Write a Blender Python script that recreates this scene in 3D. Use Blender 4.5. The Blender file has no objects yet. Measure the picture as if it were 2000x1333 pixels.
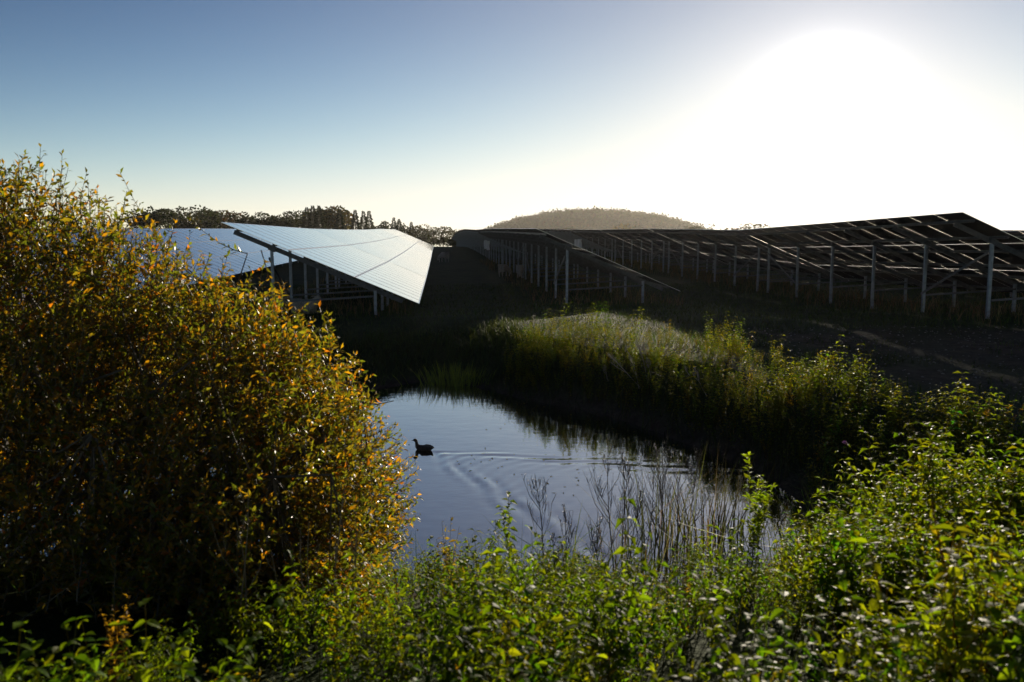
import bpy, math, random
import numpy as np
from mathutils import Vector, Matrix

R = math.radians
random.seed(7)
rng = np.random.default_rng(11)
SC = bpy.context.scene
COL = SC.collection

# ------------------------------------------------------------------ camera
EYE = 2.45                     # metres above the water
FPX = 2000 * 28.0 / 36.0
PITCH, YAW = R(6.9), R(5.29)
cam_d = bpy.data.cameras.new('camera')
cam_d.lens = 28.0
cam_d.sensor_width = 36.0
cam_d.clip_start = 0.05
cam_d.clip_end = 6000
cam_d.dof.use_dof = True
cam_d.dof.focus_distance = 14.0
cam_d.dof.aperture_fstop = 3.0
cam = bpy.data.objects.new('camera', cam_d)
COL.objects.link(cam)
cam.location = (0, 0, EYE)
cam.rotation_euler = (R(90) - PITCH, 0, -YAW)
SC.camera = cam

# ------------------------------------------------------------------ sky and sun
SUN_AZ, SUN_EL = R(26.2), R(8.4)          # azimuth right of +Y
SUNV = Vector((math.sin(SUN_AZ) * math.cos(SUN_EL), math.cos(SUN_AZ) * math.cos(SUN_EL), math.sin(SUN_EL)))
world = bpy.data.worlds.new('World')
SC.world = world
world.use_nodes = True
nt = world.node_tree
nt.nodes.clear()
sky = nt.nodes.new('ShaderNodeTexSky')
sky.sky_type = 'NISHITA'
sky.sun_disc = False
sky.sun_elevation = SUN_EL
sky.sun_rotation = SUN_AZ
sky.altitude = 30
sky.air_density = 0.6
sky.dust_density = 0.04
sky.ozone_density = 1.0
bg = nt.nodes.new('ShaderNodeBackground')
bg.inputs['Strength'].default_value = 0.1
wo = nt.nodes.new('ShaderNodeOutputWorld')
# clear-air contrast, white balance and a soft shoulder towards white, as the film of the camera shows this sky
gam = nt.nodes.new('ShaderNodeGamma')
gam.inputs['Gamma'].default_value = 2.2
nt.links.new(sky.outputs[0], gam.inputs['Color'])
sep = nt.nodes.new('ShaderNodeSeparateColor')
nt.links.new(gam.outputs[0], sep.inputs[0])
comb = nt.nodes.new('ShaderNodeCombineColor')
SKY_GAIN = 5.95
for ch, (kk, cap) in enumerate(((0.0480, 0.95), (0.0325, 0.925), (0.0248, 0.885))):
    m1 = nt.nodes.new('ShaderNodeMath'); m1.operation = 'MULTIPLY'; m1.inputs[1].default_value = -kk
    nt.links.new(sep.outputs[ch], m1.inputs[0])
    m2 = nt.nodes.new('ShaderNodeMath'); m2.operation = 'EXPONENT'
    nt.links.new(m1.outputs[0], m2.inputs[0])
    m3 = nt.nodes.new('ShaderNodeMath'); m3.operation = 'SUBTRACT'; m3.inputs[0].default_value = 1.0
    nt.links.new(m2.outputs[0], m3.inputs[1])
    m4 = nt.nodes.new('ShaderNodeMath'); m4.operation = 'MULTIPLY'; m4.inputs[1].default_value = cap * SKY_GAIN
    nt.links.new(m3.outputs[0], m4.inputs[0])
    nt.links.new(m4.outputs[0], comb.inputs[ch])
tcw = nt.nodes.new('ShaderNodeTexCoord')
nrm = nt.nodes.new('ShaderNodeVectorMath'); nrm.operation = 'NORMALIZE'
nt.links.new(tcw.outputs['Generated'], nrm.inputs[0])
dot = nt.nodes.new('ShaderNodeVectorMath'); dot.operation = 'DOT_PRODUCT'
dot.inputs[1].default_value = SUNV
nt.links.new(nrm.outputs[0], dot.inputs[0])
pos = nt.nodes.new('ShaderNodeMath'); pos.operation = 'MAXIMUM'; pos.inputs[1].default_value = 0.0
nt.links.new(dot.outputs['Value'], pos.inputs[0])
acc = comb.outputs[0]
for expo, amp in ((9.0, 0.19 * SKY_GAIN), (110.0, 0.26 * SKY_GAIN), (900.0, 4.0 * SKY_GAIN)):          # forward scattering of the air round the sun
    pw = nt.nodes.new('ShaderNodeMath'); pw.operation = 'POWER'; pw.inputs[1].default_value = expo
    nt.links.new(pos.outputs[0], pw.inputs[0])
    ad = nt.nodes.new('ShaderNodeMix'); ad.data_type = 'RGBA'; ad.blend_type = 'ADD'
    ad.clamp_factor = False
    ml = nt.nodes.new('ShaderNodeMath'); ml.operation = 'MULTIPLY'; ml.inputs[1].default_value = amp
    nt.links.new(pw.outputs[0], ml.inputs[0])
    nt.links.new(ml.outputs[0], ad.inputs[0])
    nt.links.new(acc, ad.inputs[6])
    ad.inputs[7].default_value = (1.0, 0.70, 0.36, 1) if expo < 10 else (1.0, 0.95, 0.88, 1)
    acc = ad.outputs[2]
nt.links.new(acc, bg.inputs['Color'])
nt.links.new(bg.outputs[0], wo.inputs['Surface'])

sun_d = bpy.data.lights.new('sun', 'SUN')
sun_d.energy = 5.0
sun_d.angle = R(0.53)
sun_d.color = (1.0, 0.87, 0.69)
sun = bpy.data.objects.new('sun', sun_d)
COL.objects.link(sun)
sun.rotation_euler = (-SUNV).to_track_quat('-Z', 'Y').to_euler()
sun.location = (20, 30, 30)

SC.view_settings.view_transform = 'Standard'
SC.view_settings.look = 'None'
SC.view_settings.exposure = 0.75
SC.view_settings.gamma = 1.0
SC.view_settings.use_curve_mapping = False
SC.cycles.use_denoising = True
SC.cycles.max_bounces = 8
SC.cycles.transparent_max_bounces = 8

# ------------------------------------------------------------------ helpers
CAMM = Matrix.Rotation(-YAW, 3, 'Z') @ Matrix.Rotation(R(90) - PITCH, 3, 'X')

def ray(px, py):
    return (CAMM @ Vector(((px - 1000) / FPX, (666.5 - py) / FPX, -1.0)))

def at_z(px, py, z):                       # where a pixel's ray meets a level
    d = ray(px, py)
    t = (z - EYE) / d.z
    return Vector((d.x * t, d.y * t, z))

def at_d(px, py, dist):                    # a pixel's ray at a ground distance
    d = ray(px, py)
    t = dist / math.hypot(d.x, d.y)
    return Vector((d.x * t, d.y * t, EYE + d.z * t))

def sst(a, b, x):
    t = np.clip((x - a) / (b - a), 0, 1)
    return t * t * (3 - 2 * t)

def noise(x, y, s, seed=0.0):
    x = np.asarray(x, float) / s + seed * 7.31
    y = np.asarray(y, float) / s + seed * 3.17
    return (np.sin(x * 1.7 + 1.3 * np.sin(y * 1.1)) + np.sin(y * 1.9 + 1.7 * np.sin(x * 0.83 + 2)) +
            0.5 * np.sin(3.1 * x + 2.3 * y + 1) + 0.5 * np.sin(2.7 * y - 3.3 * x)) / 3.0

def make_mesh(name, V, faces, col=None, smooth=False, mats=None, midx=None):
    """faces: list of integer arrays (n,3) or (n,4); col: per-vertex rgb"""
    me = bpy.data.meshes.new(name)
    V = np.asarray(V, np.float32)
    faces = [np.asarray(f, np.int32) for f in faces if len(f)]
    nl = sum(f.size for f in faces)
    npoly = sum(len(f) for f in faces)
    me.vertices.add(len(V))
    me.vertices.foreach_set('co', V.ravel())
    me.loops.add(nl)
    me.loops.foreach_set('vertex_index', np.concatenate([f.ravel() for f in faces]))
    tot = np.concatenate([np.full(len(f), f.shape[1], np.int32) for f in faces])
    st = np.concatenate([[0], np.cumsum(tot)[:-1]]).astype(np.int32)
    me.polygons.add(npoly)
    me.polygons.foreach_set('loop_start', st)
    if midx is not None:
        me.polygons.foreach_set('material_index', np.asarray(midx, np.int32))
    me.update(calc_edges=True)
    me.polygons.foreach_set('use_smooth', np.full(npoly, bool(smooth)))
    if col is not None:
        at = me.color_attributes.new('col', 'FLOAT_COLOR', 'POINT')
        c4 = np.ones((len(V), 4), np.float32)
        c4[:, :3] = col
        at.data.foreach_set('color', c4.ravel())
    for m in (mats or []):
        me.materials.append(m)
    return me

def link(name, me, parent=None, loc=None, rot=None):
    o = bpy.data.objects.new(name, me)
    COL.objects.link(o)
    if parent is not None:
        o.parent = parent
    if loc is not None:
        o.location = loc
    if rot is not None:
        o.rotation_euler = rot
    return o

def tag(o, label=None, cat=None, group=None, kind=None):
    if label:
        o['label'] = label
    if cat:
        o['category'] = cat
    if group:
        o['group'] = group
    if kind:
        o['kind'] = kind
    return o

def empty(name, loc=(0, 0, 0), rz=0.0):
    o = bpy.data.objects.new(name, None)
    o.empty_display_size = 0.2
    COL.objects.link(o)
    o.location = loc
    o.rotation_euler = (0, 0, rz)
    return o

class Geo:
    """collects triangles and quads with per-vertex colour"""
    def __init__(self):
        self.V, self.T, self.Q, self.C, self.n = [], [], [], [], 0
    def add(self, V, T=None, Q=None, C=(0.1, 0.1, 0.1)):
        V = np.asarray(V, float).reshape(-1, 3)
        self.V.append(V)
        C = np.asarray(C, float)
        self.C.append(np.broadcast_to(C, (len(V), 3)) if C.ndim == 1 else C)
        if T is not None and len(T):
            self.T.append(np.asarray(T, int) + self.n)
        if Q is not None and len(Q):
            self.Q.append(np.asarray(Q, int) + self.n)
        self.n += len(V)
    def arrays(self):
        V = np.concatenate(self.V) if self.V else np.zeros((0, 3))
        C = np.concatenate(self.C) if self.C else np.zeros((0, 3))
        T = np.concatenate(self.T) if self.T else np.zeros((0, 3), int)
        Q = np.concatenate(self.Q) if self.Q else np.zeros((0, 4), int)
        return V, T, Q, C
    def mesh(self, name, mats, smooth=False):
        V, T, Q, C = self.arrays()
        return make_mesh(name, V, [T, Q], C, smooth, mats)
    def box(self, x0, x1, y0, y1, z0, z1, C=(0.3, 0.3, 0.3)):
        V = [(x0, y0, z0), (x1, y0, z0), (x1, y1, z0), (x0, y1, z0), (x0, y0, z1), (x1, y0, z1), (x1, y1, z1), (x0, y1, z1)]
        self.add(V, Q=[(0, 3, 2, 1), (4, 5, 6, 7), (0, 1, 5, 4), (1, 2, 6, 5), (2, 3, 7, 6), (3, 0, 4, 7)], C=C)
    def beam(self, a, b, w, h, C=(0.3, 0.3, 0.3)):
        a, b = Vector(a), Vector(b)
        d = (b - a).normalized()
        s = d.cross(Vector((0, 0, 1)))
        if s.length < 1e-4:
            s = Vector((1, 0, 0))
        s.normalize()
        u = s.cross(d)
        V = []
        for p in (a, b):
            for i, j in ((-1, -1), (1, -1), (1, 1), (-1, 1)):
                V.append(p + s * (i * w / 2) + u * (j * h / 2))
        self.add(V, Q=[(0, 1, 2, 3), (7, 6, 5, 4), (0, 4, 5, 1), (1, 5, 6, 2), (2, 6, 7, 3), (3, 7, 4, 0)], C=C)
    def tube(self, P, r, n=4, C=(0.1, 0.08, 0.05)):
        P = np.asarray(P, float)
        m = len(P)
        r = np.broadcast_to(np.asarray(r, float), (m,))
        d = np.gradient(P, axis=0)
        d /= np.linalg.norm(d, axis=1, keepdims=True) + 1e-9
        ref = np.where(np.abs(d[:, 2:3]) > 0.9, np.array([[1.0, 0, 0]]), np.array([[0, 0, 1.0]]))
        s = np.cross(d, ref)
        s /= np.linalg.norm(s, axis=1, keepdims=True) + 1e-9
        u = np.cross(s, d)
        a = np.arange(n) * 2 * np.pi / n
        V = P[:, None] + r[:, None, None] * (np.cos(a)[None, :, None] * s[:, None] + np.sin(a)[None, :, None] * u[:, None])
        i = np.arange(m - 1)[:, None] * n
        j = np.arange(n)[None]
        k = (j + 1) % n
        Q = np.stack([i + j, i + k, i + n + k, i + n + j], -1).reshape(-1, 4)
        self.add(V.reshape(-1, 3), Q=Q, C=C)
    def leaves(self, base, d, nrm, L, W, col, fold=0.25, bend=0.15):
        """many leaves at once; base, d (direction), nrm (n,3), L, W (n,), col (n,3)"""
        base = np.asarray(base, float)
        n = len(base)
        if n == 0:
            return
        d = d / (np.linalg.norm(d, axis=1, keepdims=True) + 1e-9)
        s = np.cross(d, nrm)
        s /= np.linalg.norm(s, axis=1, keepdims=True) + 1e-9
        u = np.cross(s, d)
        L = np.broadcast_to(L, (n,))[:, None]
        W = np.broadcast_to(W, (n,))[:, None]
        mid = base + d * L * 0.45
        l = mid + s * W * 0.5 + u * W * fold
        r = mid - s * W * 0.5 + u * W * fold
        tip = base + d * L - u * L * bend
        V = np.stack([base, l, mid, r, tip], 1).reshape(-1, 3)
        i = np.arange(n)[:, None] * 5
        T = (i[:, None] + np.array([[0, 2, 1], [0, 3, 2], [1, 2, 4], [2, 3, 4]])[None]).reshape(-1, 3)
        self.add(V, T=T, C=np.repeat(np.broadcast_to(col, (n, 3)), 5, 0))
    def fine_leaves(self, base, d, nrm, L, W, col, fold=0.12, bend=0.3):
        """toothed-looking leaves in three sections, for plants close to the camera"""
        n = len(base)
        d = d / (np.linalg.norm(d, axis=1, keepdims=True) + 1e-9)
        s = np.cross(d, nrm)
        s /= np.linalg.norm(s, axis=1, keepdims=True) + 1e-9
        u = np.cross(s, d)
        L = L[:, None]; W = W[:, None]
        P = [base + 0 * d]
        for t, w in ((.18, .40), (.42, .5), (.72, .30)):
            m = base + d * L * t - u * L * bend * t * t
            P += [m + s * W * w + u * W * fold * w * 2, m, m - s * W * w + u * W * fold * w * 2]
        P.append(base + d * L * .97 - u * L * bend)
        V = np.stack(P, 1).reshape(-1, 3)
        i = np.arange(n)[:, None, None] * 11
        T = i + np.array([[0, 2, 1], [0, 3, 2], [7, 8, 10], [8, 9, 10]])[None]
        Qd = i + np.array([[1, 2, 5, 4], [2, 3, 6, 5], [4, 5, 8, 7], [5, 6, 9, 8]])[None]
        self.add(V, T=T.reshape(-1, 3), Q=Qd.reshape(-1, 4), C=np.repeat(col, 11, 0))
    def blades(self, base, d, L, W, col, droop=0.3):
        """grass blades: two-segment tapering strips"""
        base = np.asarray(base, float)
        n = len(base)
        if n == 0:
            return
        d = d / (np.linalg.norm(d, axis=1, keepdims=True) + 1e-9)
        az = rng.uniform(0, 6.283, n)
        s = np.stack([np.cos(az), np.sin(az), np.zeros(n)], 1)
        L = np.broadcast_to(L, (n,))[:, None]
        W = np.broadcast_to(W, (n,))[:, None]
        h = np.stack([d[:, 0], d[:, 1], np.zeros(n)], 1)
        hn = h / (np.linalg.norm(h, axis=1, keepdims=True) + 1e-6)
        mid = base + d * L * 0.55
        tip = base + d * L + (hn - np.array([[0, 0, 0.6]])) * L * droop
        V = np.stack([base - s * W * .5, base + s * W * .5, mid + s * W * .38, mid - s * W * .38, tip], 1).reshape(-1, 3)
        i = np.arange(n)[:, None] * 5
        T = (i[:, None] + np.array([[0, 1, 2], [0, 2, 3], [3, 2, 4]])[None]).reshape(-1, 3)
        self.add(V, T=T, C=np.repeat(np.broadcast_to(col, (n, 3)), 5, 0))

def scatter(geo, variants, pos, rz, sc, tint, tilt=None):
    """join copies of small plant variants (V,T,Q,C) into geo"""
    n = len(pos)
    which = rng.integers(0, len(variants), n)
    for k, (V, T, Q, C) in enumerate(variants):
        idx = np.where(which == k)[0]
        if not len(idx):
            continue
        c, s = np.cos(rz[idx])[:, None], np.sin(rz[idx])[:, None]
        X = V[None, :, 0] * c - V[None, :, 1] * s
        Y = V[None, :, 0] * s + V[None, :, 1] * c
        Z = np.broadcast_to(V[None, :, 2], X.shape)
        W = np.stack([X, Y, Z], -1) * sc[idx][:, None, None]
        if tilt is not None:
            W[..., 0] += W[..., 2] * tilt[idx, 0][:, None]
            W[..., 1] += W[..., 2] * tilt[idx, 1][:, None]
        W += pos[idx][:, None, :]
        CC = np.clip(C[None] * tint[idx][:, None, :], 0, 1)
        off = (np.arange(len(idx)) * len(V))[:, None, None]
        geo.add(W.reshape(-1, 3), T=(T[None] + off).reshape(-1, 3), Q=(Q[None] + off).reshape(-1, 4) if len(Q) else None, C=CC.reshape(-1, 3))

def loft(path, w, h, n=10):
    """one closed skin round a curved path, w/h half sizes per station"""
    P = np.asarray(path, float)
    m = len(P)
    d = np.gradient(P, axis=0)
    d /= np.linalg.norm(d, axis=1, keepdims=True) + 1e-9
    s = np.tile([[0.0, 1.0, 0.0]], (m, 1))
    u = np.cross(d, s)
    u /= np.linalg.norm(u, axis=1, keepdims=True) + 1e-9
    a = np.arange(n) * 2 * np.pi / n
    V = P[:, None] + np.asarray(w)[:, None, None] * np.cos(a)[None, :, None] * s[:, None] + np.asarray(h)[:, None, None] * np.sin(a)[None, :, None] * u[:, None]
    i = np.arange(m - 1)[:, None] * n
    j = np.arange(n)[None]
    k = (j + 1) % n
    Q = np.stack([i + j, i + k, i + n + k, i + n + j], -1).reshape(-1, 4)
    V = np.concatenate([V.reshape(-1, 3), P[:1], P[-1:]])
    e0, e1 = m * n, m * n + 1
    T = [(e0, (q + 1) % n, q) for q in range(n)] + [(e1, (m - 1) * n + q, (m - 1) * n + (q + 1) % n) for q in range(n)]
    return V, np.array(T), Q

# ------------------------------------------------------------------ materials
def mat(name):
    m = bpy.data.materials.new(name)
    m.use_nodes = True
    nt = m.node_tree
    for n in list(nt.nodes):
        nt.nodes.remove(n)
    out = nt.nodes.new('ShaderNodeOutputMaterial')
    return m, nt, out

def leaf_mat(name, trans=0.45, rough=0.38, boost=(1.9, 1.7, 0.9), spec=0.5, base=1.0):
    m, nt, out = mat(name)
    vc = nt.nodes.new('ShaderNodeVertexColor')
    vc.layer_name = 'col'
    at = nt.nodes.new('ShaderNodeVectorMath')
    at.operation = 'SCALE'
    at.inputs['Scale'].default_value = base
    nt.links.new(vc.outputs[0], at.inputs[0])
    p = nt.nodes.new('ShaderNodeBsdfPrincipled')
    p.inputs['Roughness'].default_value = rough
    p.inputs['Specular IOR Level'].default_value = spec
    nt.links.new(at.outputs[0], p.inputs['Base Color'])
    mul = nt.nodes.new('ShaderNodeMix')
    mul.data_type = 'RGBA'
    mul.blend_type = 'MULTIPLY'
    mul.inputs[0].default_value = 1.0
    nt.links.new(at.outputs[0], mul.inputs[6])
    mul.inputs[7].default_value = (*boost, 1)
    t = nt.nodes.new('ShaderNodeBsdfTranslucent')
    nt.links.new(mul.outputs[2], t.inputs['Color'])
    mx = nt.nodes.new('ShaderNodeMixShader')
    mx.inputs[0].default_value = trans
    nt.links.new(p.outputs[0], mx.inputs[1])
    nt.links.new(t.outputs[0], mx.inputs[2])
    nt.links.new(mx.outputs[0], out.inputs['Surface'])
    return m

def simple(name, color, rough=0.6, metal=0.0, var=0.25, scale=6.0, bump=0.0, spec=0.5):
    m, nt, out = mat(name)
    p = nt.nodes.new('ShaderNodeBsdfPrincipled')
    p.inputs['Roughness'].default_value = rough
    p.inputs['Metallic'].default_value = metal
    p.inputs['Specular IOR Level'].default_value = spec
    tc = nt.nodes.new('ShaderNodeTexCoord')
    nz = nt.nodes.new('ShaderNodeTexNoise')
    nz.inputs['Scale'].default_value = scale
    nz.inputs['Detail'].default_value = 5
    nt.links.new(tc.outputs['Object'], nz.inputs['Vector'])
    rp = nt.nodes.new('ShaderNodeValToRGB')
    rp.color_ramp.elements[0].position = 0.3
    rp.color_ramp.elements[1].position = 0.7
    rp.color_ramp.elements[0].color = (*[c * (1 - var) for c in color], 1)
    rp.color_ramp.elements[1].color = (*[min(1, c * (1 + var)) for c in color], 1)
    nt.links.new(nz.outputs['Fac'], rp.inputs[0])
    nt.links.new(rp.outputs[0], p.inputs['Base Color'])
    if bump:
        b = nt.nodes.new('ShaderNodeBump')
        b.inputs['Strength'].default_value = bump
        b.inputs['Distance'].default_value = 0.02
        nt.links.new(nz.outputs['Fac'], b.inputs['Height'])
        nt.links.new(b.outputs[0], p.inputs['Normal'])
    nt.links.new(p.outputs[0], out.inputs['Surface'])
    return m

M_LEAF = leaf_mat('nettle_leaf', 0.55, 0.5, (5.2, 4.6, 0.5), 0.05, base=0.58)
M_WILLOW = leaf_mat('willow_leaf', 0.55, 0.36, (3.5, 3.2, 0.8), 0.34, base=0.62)
M_GRASS = leaf_mat('grass_blade', 0.35, 0.6, (2.0, 1.8, 0.7), 0.12)
M_TREE = leaf_mat('tree_foliage', 0.25, 0.6, (1.7, 1.5, 0.9), 0.2)
M_STALK = leaf_mat('dry_stalk', 0.08, 0.55, (1.2, 1.1, 0.9), 0.3)
M_BARK = simple('bark', (0.09, 0.07, 0.05), 0.85, 0, 0.4, 20, 0.4)
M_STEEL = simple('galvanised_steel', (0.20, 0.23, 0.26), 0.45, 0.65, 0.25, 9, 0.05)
M_DSTEEL = simple('dark_steel', (0.09, 0.095, 0.10), 0.55, 0.4, 0.25, 9, 0.05)  # darker steel for rafters, purlins, braces and brackets
M_ALU = simple('aluminium_frame', (0.85, 0.84, 0.82), 0.3, 0.95, 0.05, 5)
M_RIM = simple('dark_edge_seal', (0.03, 0.03, 0.035), 0.75, 0, 0.2, 5, 0, 0.1)
M_BACK = simple('module_back', (0.035, 0.035, 0.04), 0.85, 0, 0.15, 3, 0, 0.08)
M_CASE = simple('painted_case', (0.62, 0.63, 0.63), 0.45, 0, 0.05, 4)
M_BLACK = simple('black_plastic', (0.02, 0.02, 0.022), 0.5, 0, 0.2, 8)
M_WOOL = simple('wool', (0.30, 0.26, 0.21), 0.95, 0, 0.35, 22, 0.8, 0.1)
M_FACE = simple('sheep_skin', (0.30, 0.26, 0.22), 0.8, 0, 0.25, 14)

def panel_material():
    m, nt, out = mat('solar_glass')
    tc = nt.nodes.new('ShaderNodeTexCoord')
    sx = nt.nodes.new('ShaderNodeSeparateXYZ')
    nt.links.new(tc.outputs['Object'], sx.inputs[0])
    def stripe(sock, per, width):
        a = nt.nodes.new('ShaderNodeMath'); a.operation = 'DIVIDE'; a.inputs[1].default_value = per
        nt.links.new(sock, a.inputs[0])
        f = nt.nodes.new('ShaderNodeMath'); f.operation = 'FRACT'
        nt.links.new(a.outputs[0], f.inputs[0])
        l = nt.nodes.new('ShaderNodeMath'); l.operation = 'LESS_THAN'; l.inputs[1].default_value = width
        nt.links.new(f.outputs[0], l.inputs[0])
        return l.outputs[0]
    s1 = stripe(sx.outputs[1], 0.158, 0.03)
    s2 = stripe(sx.outputs[0], 0.158, 0.03)
    mx = nt.nodes.new('ShaderNodeMath'); mx.operation = 'MAXIMUM'
    nt.links.new(s1, mx.inputs[0]); nt.links.new(s2, mx.inputs[1])
    c = nt.nodes.new('ShaderNodeMix'); c.data_type = 'RGBA'
    c.inputs[6].default_value = (0.012, 0.018, 0.045, 1)
    c.inputs[7].default_value = (0.035, 0.04, 0.06, 1)
    nt.links.new(mx.outputs[0], c.inputs[0])
    p = nt.nodes.new('ShaderNodeBsdfPrincipled')
    nt.links.new(c.outputs[2], p.inputs['Base Color'])
    nz = nt.nodes.new('ShaderNodeTexNoise')
    nz.inputs['Scale'].default_value = 2.5
    nz.inputs['Detail'].default_value = 6
    nt.links.new(tc.outputs['Object'], nz.inputs['Vector'])
    mr = nt.nodes.new('ShaderNodeMapRange')
    mr.inputs['To Min'].default_value = 0.03
    mr.inputs['To Max'].default_value = 0.09
    nt.links.new(nz.outputs['Fac'], mr.inputs['Value'])
    nt.links.new(mr.outputs[0], p.inputs['Roughness'])
    p.inputs['IOR'].default_value = 2.3
    p.inputs['Coat Weight'].default_value = 1.0
    p.inputs['Coat Roughness'].default_value = 0.06
    nt.links.new(p.outputs[0], out.inputs['Surface'])
    return m
M_GLASS = panel_material()

def ground_material():
    m, nt, out = mat('meadow_soil')
    tc = nt.nodes.new('ShaderNodeTexCoord')
    def nz(scale, det=6):
        n = nt.nodes.new('ShaderNodeTexNoise')
        n.inputs['Scale'].default_value = scale
        n.inputs['Detail'].default_value = det
        n.inputs['Roughness'].default_value = 0.6
        nt.links.new(tc.outputs['Object'], n.inputs['Vector'])
        return n.outputs['Fac']
    def ramp(f, a, b, pa=0.35, pb=0.65):
        r = nt.nodes.new('ShaderNodeValToRGB')
        r.color_ramp.elements[0].position = pa
        r.color_ramp.elements[1].position = pb
        r.color_ramp.elements[0].color = (*a, 1)
        r.color_ramp.elements[1].color = (*b, 1)
        nt.links.new(f, r.inputs[0])
        return r.outputs[0]
    grass = ramp(nz(1.3), (0.014, 0.026, 0.006), (0.030, 0.046, 0.012))
    soil = ramp(nz(5.0, 8), (0.035, 0.026, 0.020), (0.085, 0.065, 0.050))
    at = nt.nodes.new('ShaderNodeVertexColor')
    at.layer_name = 'col'
    s = nt.nodes.new('ShaderNodeSeparateColor')
    nt.links.new(at.outputs[0], s.inputs[0])
    mx = nt.nodes.new('ShaderNodeMix'); mx.data_type = 'RGBA'
    nt.links.new(s.outputs[0], mx.inputs[0])
    nt.links.new(grass, mx.inputs[6]); nt.links.new(soil, mx.inputs[7])
    p = nt.nodes.new('ShaderNodeBsdfPrincipled')
    p.inputs['Roughness'].default_value = 0.95
    p.inputs['Specular IOR Level'].default_value = 0.1
    nt.links.new(mx.outputs[2], p.inputs['Base Color'])
    b = nt.nodes.new('ShaderNodeBump')
    b.inputs['Strength'].default_value = 0.9
    b.inputs['Distance'].default_value = 0.06
    nt.links.new(nz(14, 8), b.inputs['Height'])
    nt.links.new(b.outputs[0], p.inputs['Normal'])
    nt.links.new(p.outputs[0], out.inputs['Surface'])
    return m
M_GROUND = ground_material()

def water_material():
    m, nt, out = mat('pond_water')
    p = nt.nodes.new('ShaderNodeBsdfPrincipled')
    p.inputs['Base Color'].default_value = (0.010, 0.013, 0.012, 1)
    p.inputs['Roughness'].default_value = 0.03
    p.inputs['IOR'].default_value = 1.5
    tc = nt.nodes.new('ShaderNodeTexCoord')
    n1 = nt.nodes.new('ShaderNodeTexNoise')
    n1.inputs['Scale'].default_value = 5.5
    n1.inputs['Detail'].default_value = 3
    mp = nt.nodes.new('ShaderNodeMapping')
    mp.inputs['Scale'].default_value = (0.7, 1.3, 1)
    nt.links.new(tc.outputs['Object'], mp.inputs[0])
    nt.links.new(mp.outputs[0], n1.inputs['Vector'])
    b = nt.nodes.new('ShaderNodeBump')
    b.inputs['Strength'].default_value = 0.07
    b.inputs['Distance'].default_value = 0.02
    nt.links.new(n1.outputs['Fac'], b.inputs['Height'])
    nt.links.new(b.outputs[0], p.inputs['Normal'])
    gl = nt.nodes.new('ShaderNodeBsdfGlossy')      # extra mirror layer, added to brighten the sky's reflection in the water
    gl.inputs['Color'].default_value = (0.98, 0.95, 0.90, 1)
    gl.inputs['Roughness'].default_value = 0.02
    nt.links.new(b.outputs[0], gl.inputs['Normal'])
    mxs = nt.nodes.new('ShaderNodeMixShader')
    mxs.inputs[0].default_value = 0.5
    nt.links.new(p.outputs[0], mxs.inputs[1])
    nt.links.new(gl.outputs[0], mxs.inputs[2])
    nt.links.new(mxs.outputs[0], out.inputs['Surface'])
    return m
M_WATER = water_material()

# ------------------------------------------------------------------ terrain
SHORE_PX = [(560, 800), (640, 783), (700, 772), (760, 757), (830, 744), (900, 752), (960, 764), (1010, 778), (1090, 792), (1160, 804), (1250, 832), (1330, 862),
            (1400, 888), (1480, 922), (1550, 972), (1585, 1030), (1500, 1110), (1290, 1150), (1120, 1165), (980, 1165), (850, 1160), (700, 1140), (520, 1080)]
SHORE = [at_z(x, y, 0.0).xy for x, y in SHORE_PX] + [Vector((-3.6, 6.4)), Vector((-4.6, 8.4)), Vector((-4.2, 10.6))]
SHORE = np.array([(v[0], v[1]) for v in SHORE])

def shore_dist(x, y):
    """signed distance to the shoreline, negative over the water"""
    P = np.stack([np.ravel(x), np.ravel(y)], 1)
    best = np.full(len(P), 1e9)
    inside = np.zeros(len(P), bool)
    n = len(SHORE)
    for i in range(n):
        a, b = SHORE[i], SHORE[(i + 1) % n]
        ab = b - a
        t = np.clip(((P - a) @ ab) / (ab @ ab), 0, 1)
        q = a + t[:, None] * ab
        best = np.minimum(best, np.hypot(*(P - q).T))
        c = ((a[1] > P[:, 1]) != (b[1] > P[:, 1]))
        with np.errstate(divide='ignore', invalid='ignore'):
            xi = (b[0] - a[0]) * (P[:, 1] - a[1]) / (b[1] - a[1] + 1e-12) + a[0]
        inside ^= c & (P[:, 0] < xi)
    return np.where(inside, -best, best).reshape(np.shape(x))

GY = [-2000, 0, 8, 13, 17, 20, 25, 35, 50, 62, 72, 90, 118, 150, 229, 320, 600, 2500]
GZ = [z - 0.55 for z in (1.25, 1.28, 1.25, 1.28, 1.36, 1.25, 1.08, 1.32, 1.58, 1.77, 2.0, 2.35, 2.7, 2.6, 1.1, -1.0, -2.0, -3.0)]
GX = np.linspace(-50, 700, 3000)
GS = np.interp(GX, GY, GZ)
_k = np.hanning(33); _k /= _k.sum()
GS = np.convolve(np.pad(GS, 16, mode='edge'), _k, 'valid')

def field(x, y):
    return np.interp(y, GX, GS)

def height(x, y):
    x = np.asarray(x, float); y = np.asarray(y, float)
    d = shore_dist(x, y)
    f = field(x, y) + 0.05 * noise(x, y, 3.0, 1) * np.clip(d / 3, 0, 1) + 0.02 * noise(x, y, 0.8, 2)
    near = sst(9.0, 5.5, y) * sst(6.5, 3.0, np.abs(x - 0.3))
    tau = 1.7 + 2.6 * near + 3.0 * sst(2.2, 0.2, x) * sst(10, 12, y)
    bank = f * (1 - (1 - np.clip(d / tau, 0, 1)) ** 1.7)
    under = np.maximum(-0.9, 0.55 * d)
    return np.where(d > 0, bank, under)

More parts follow.
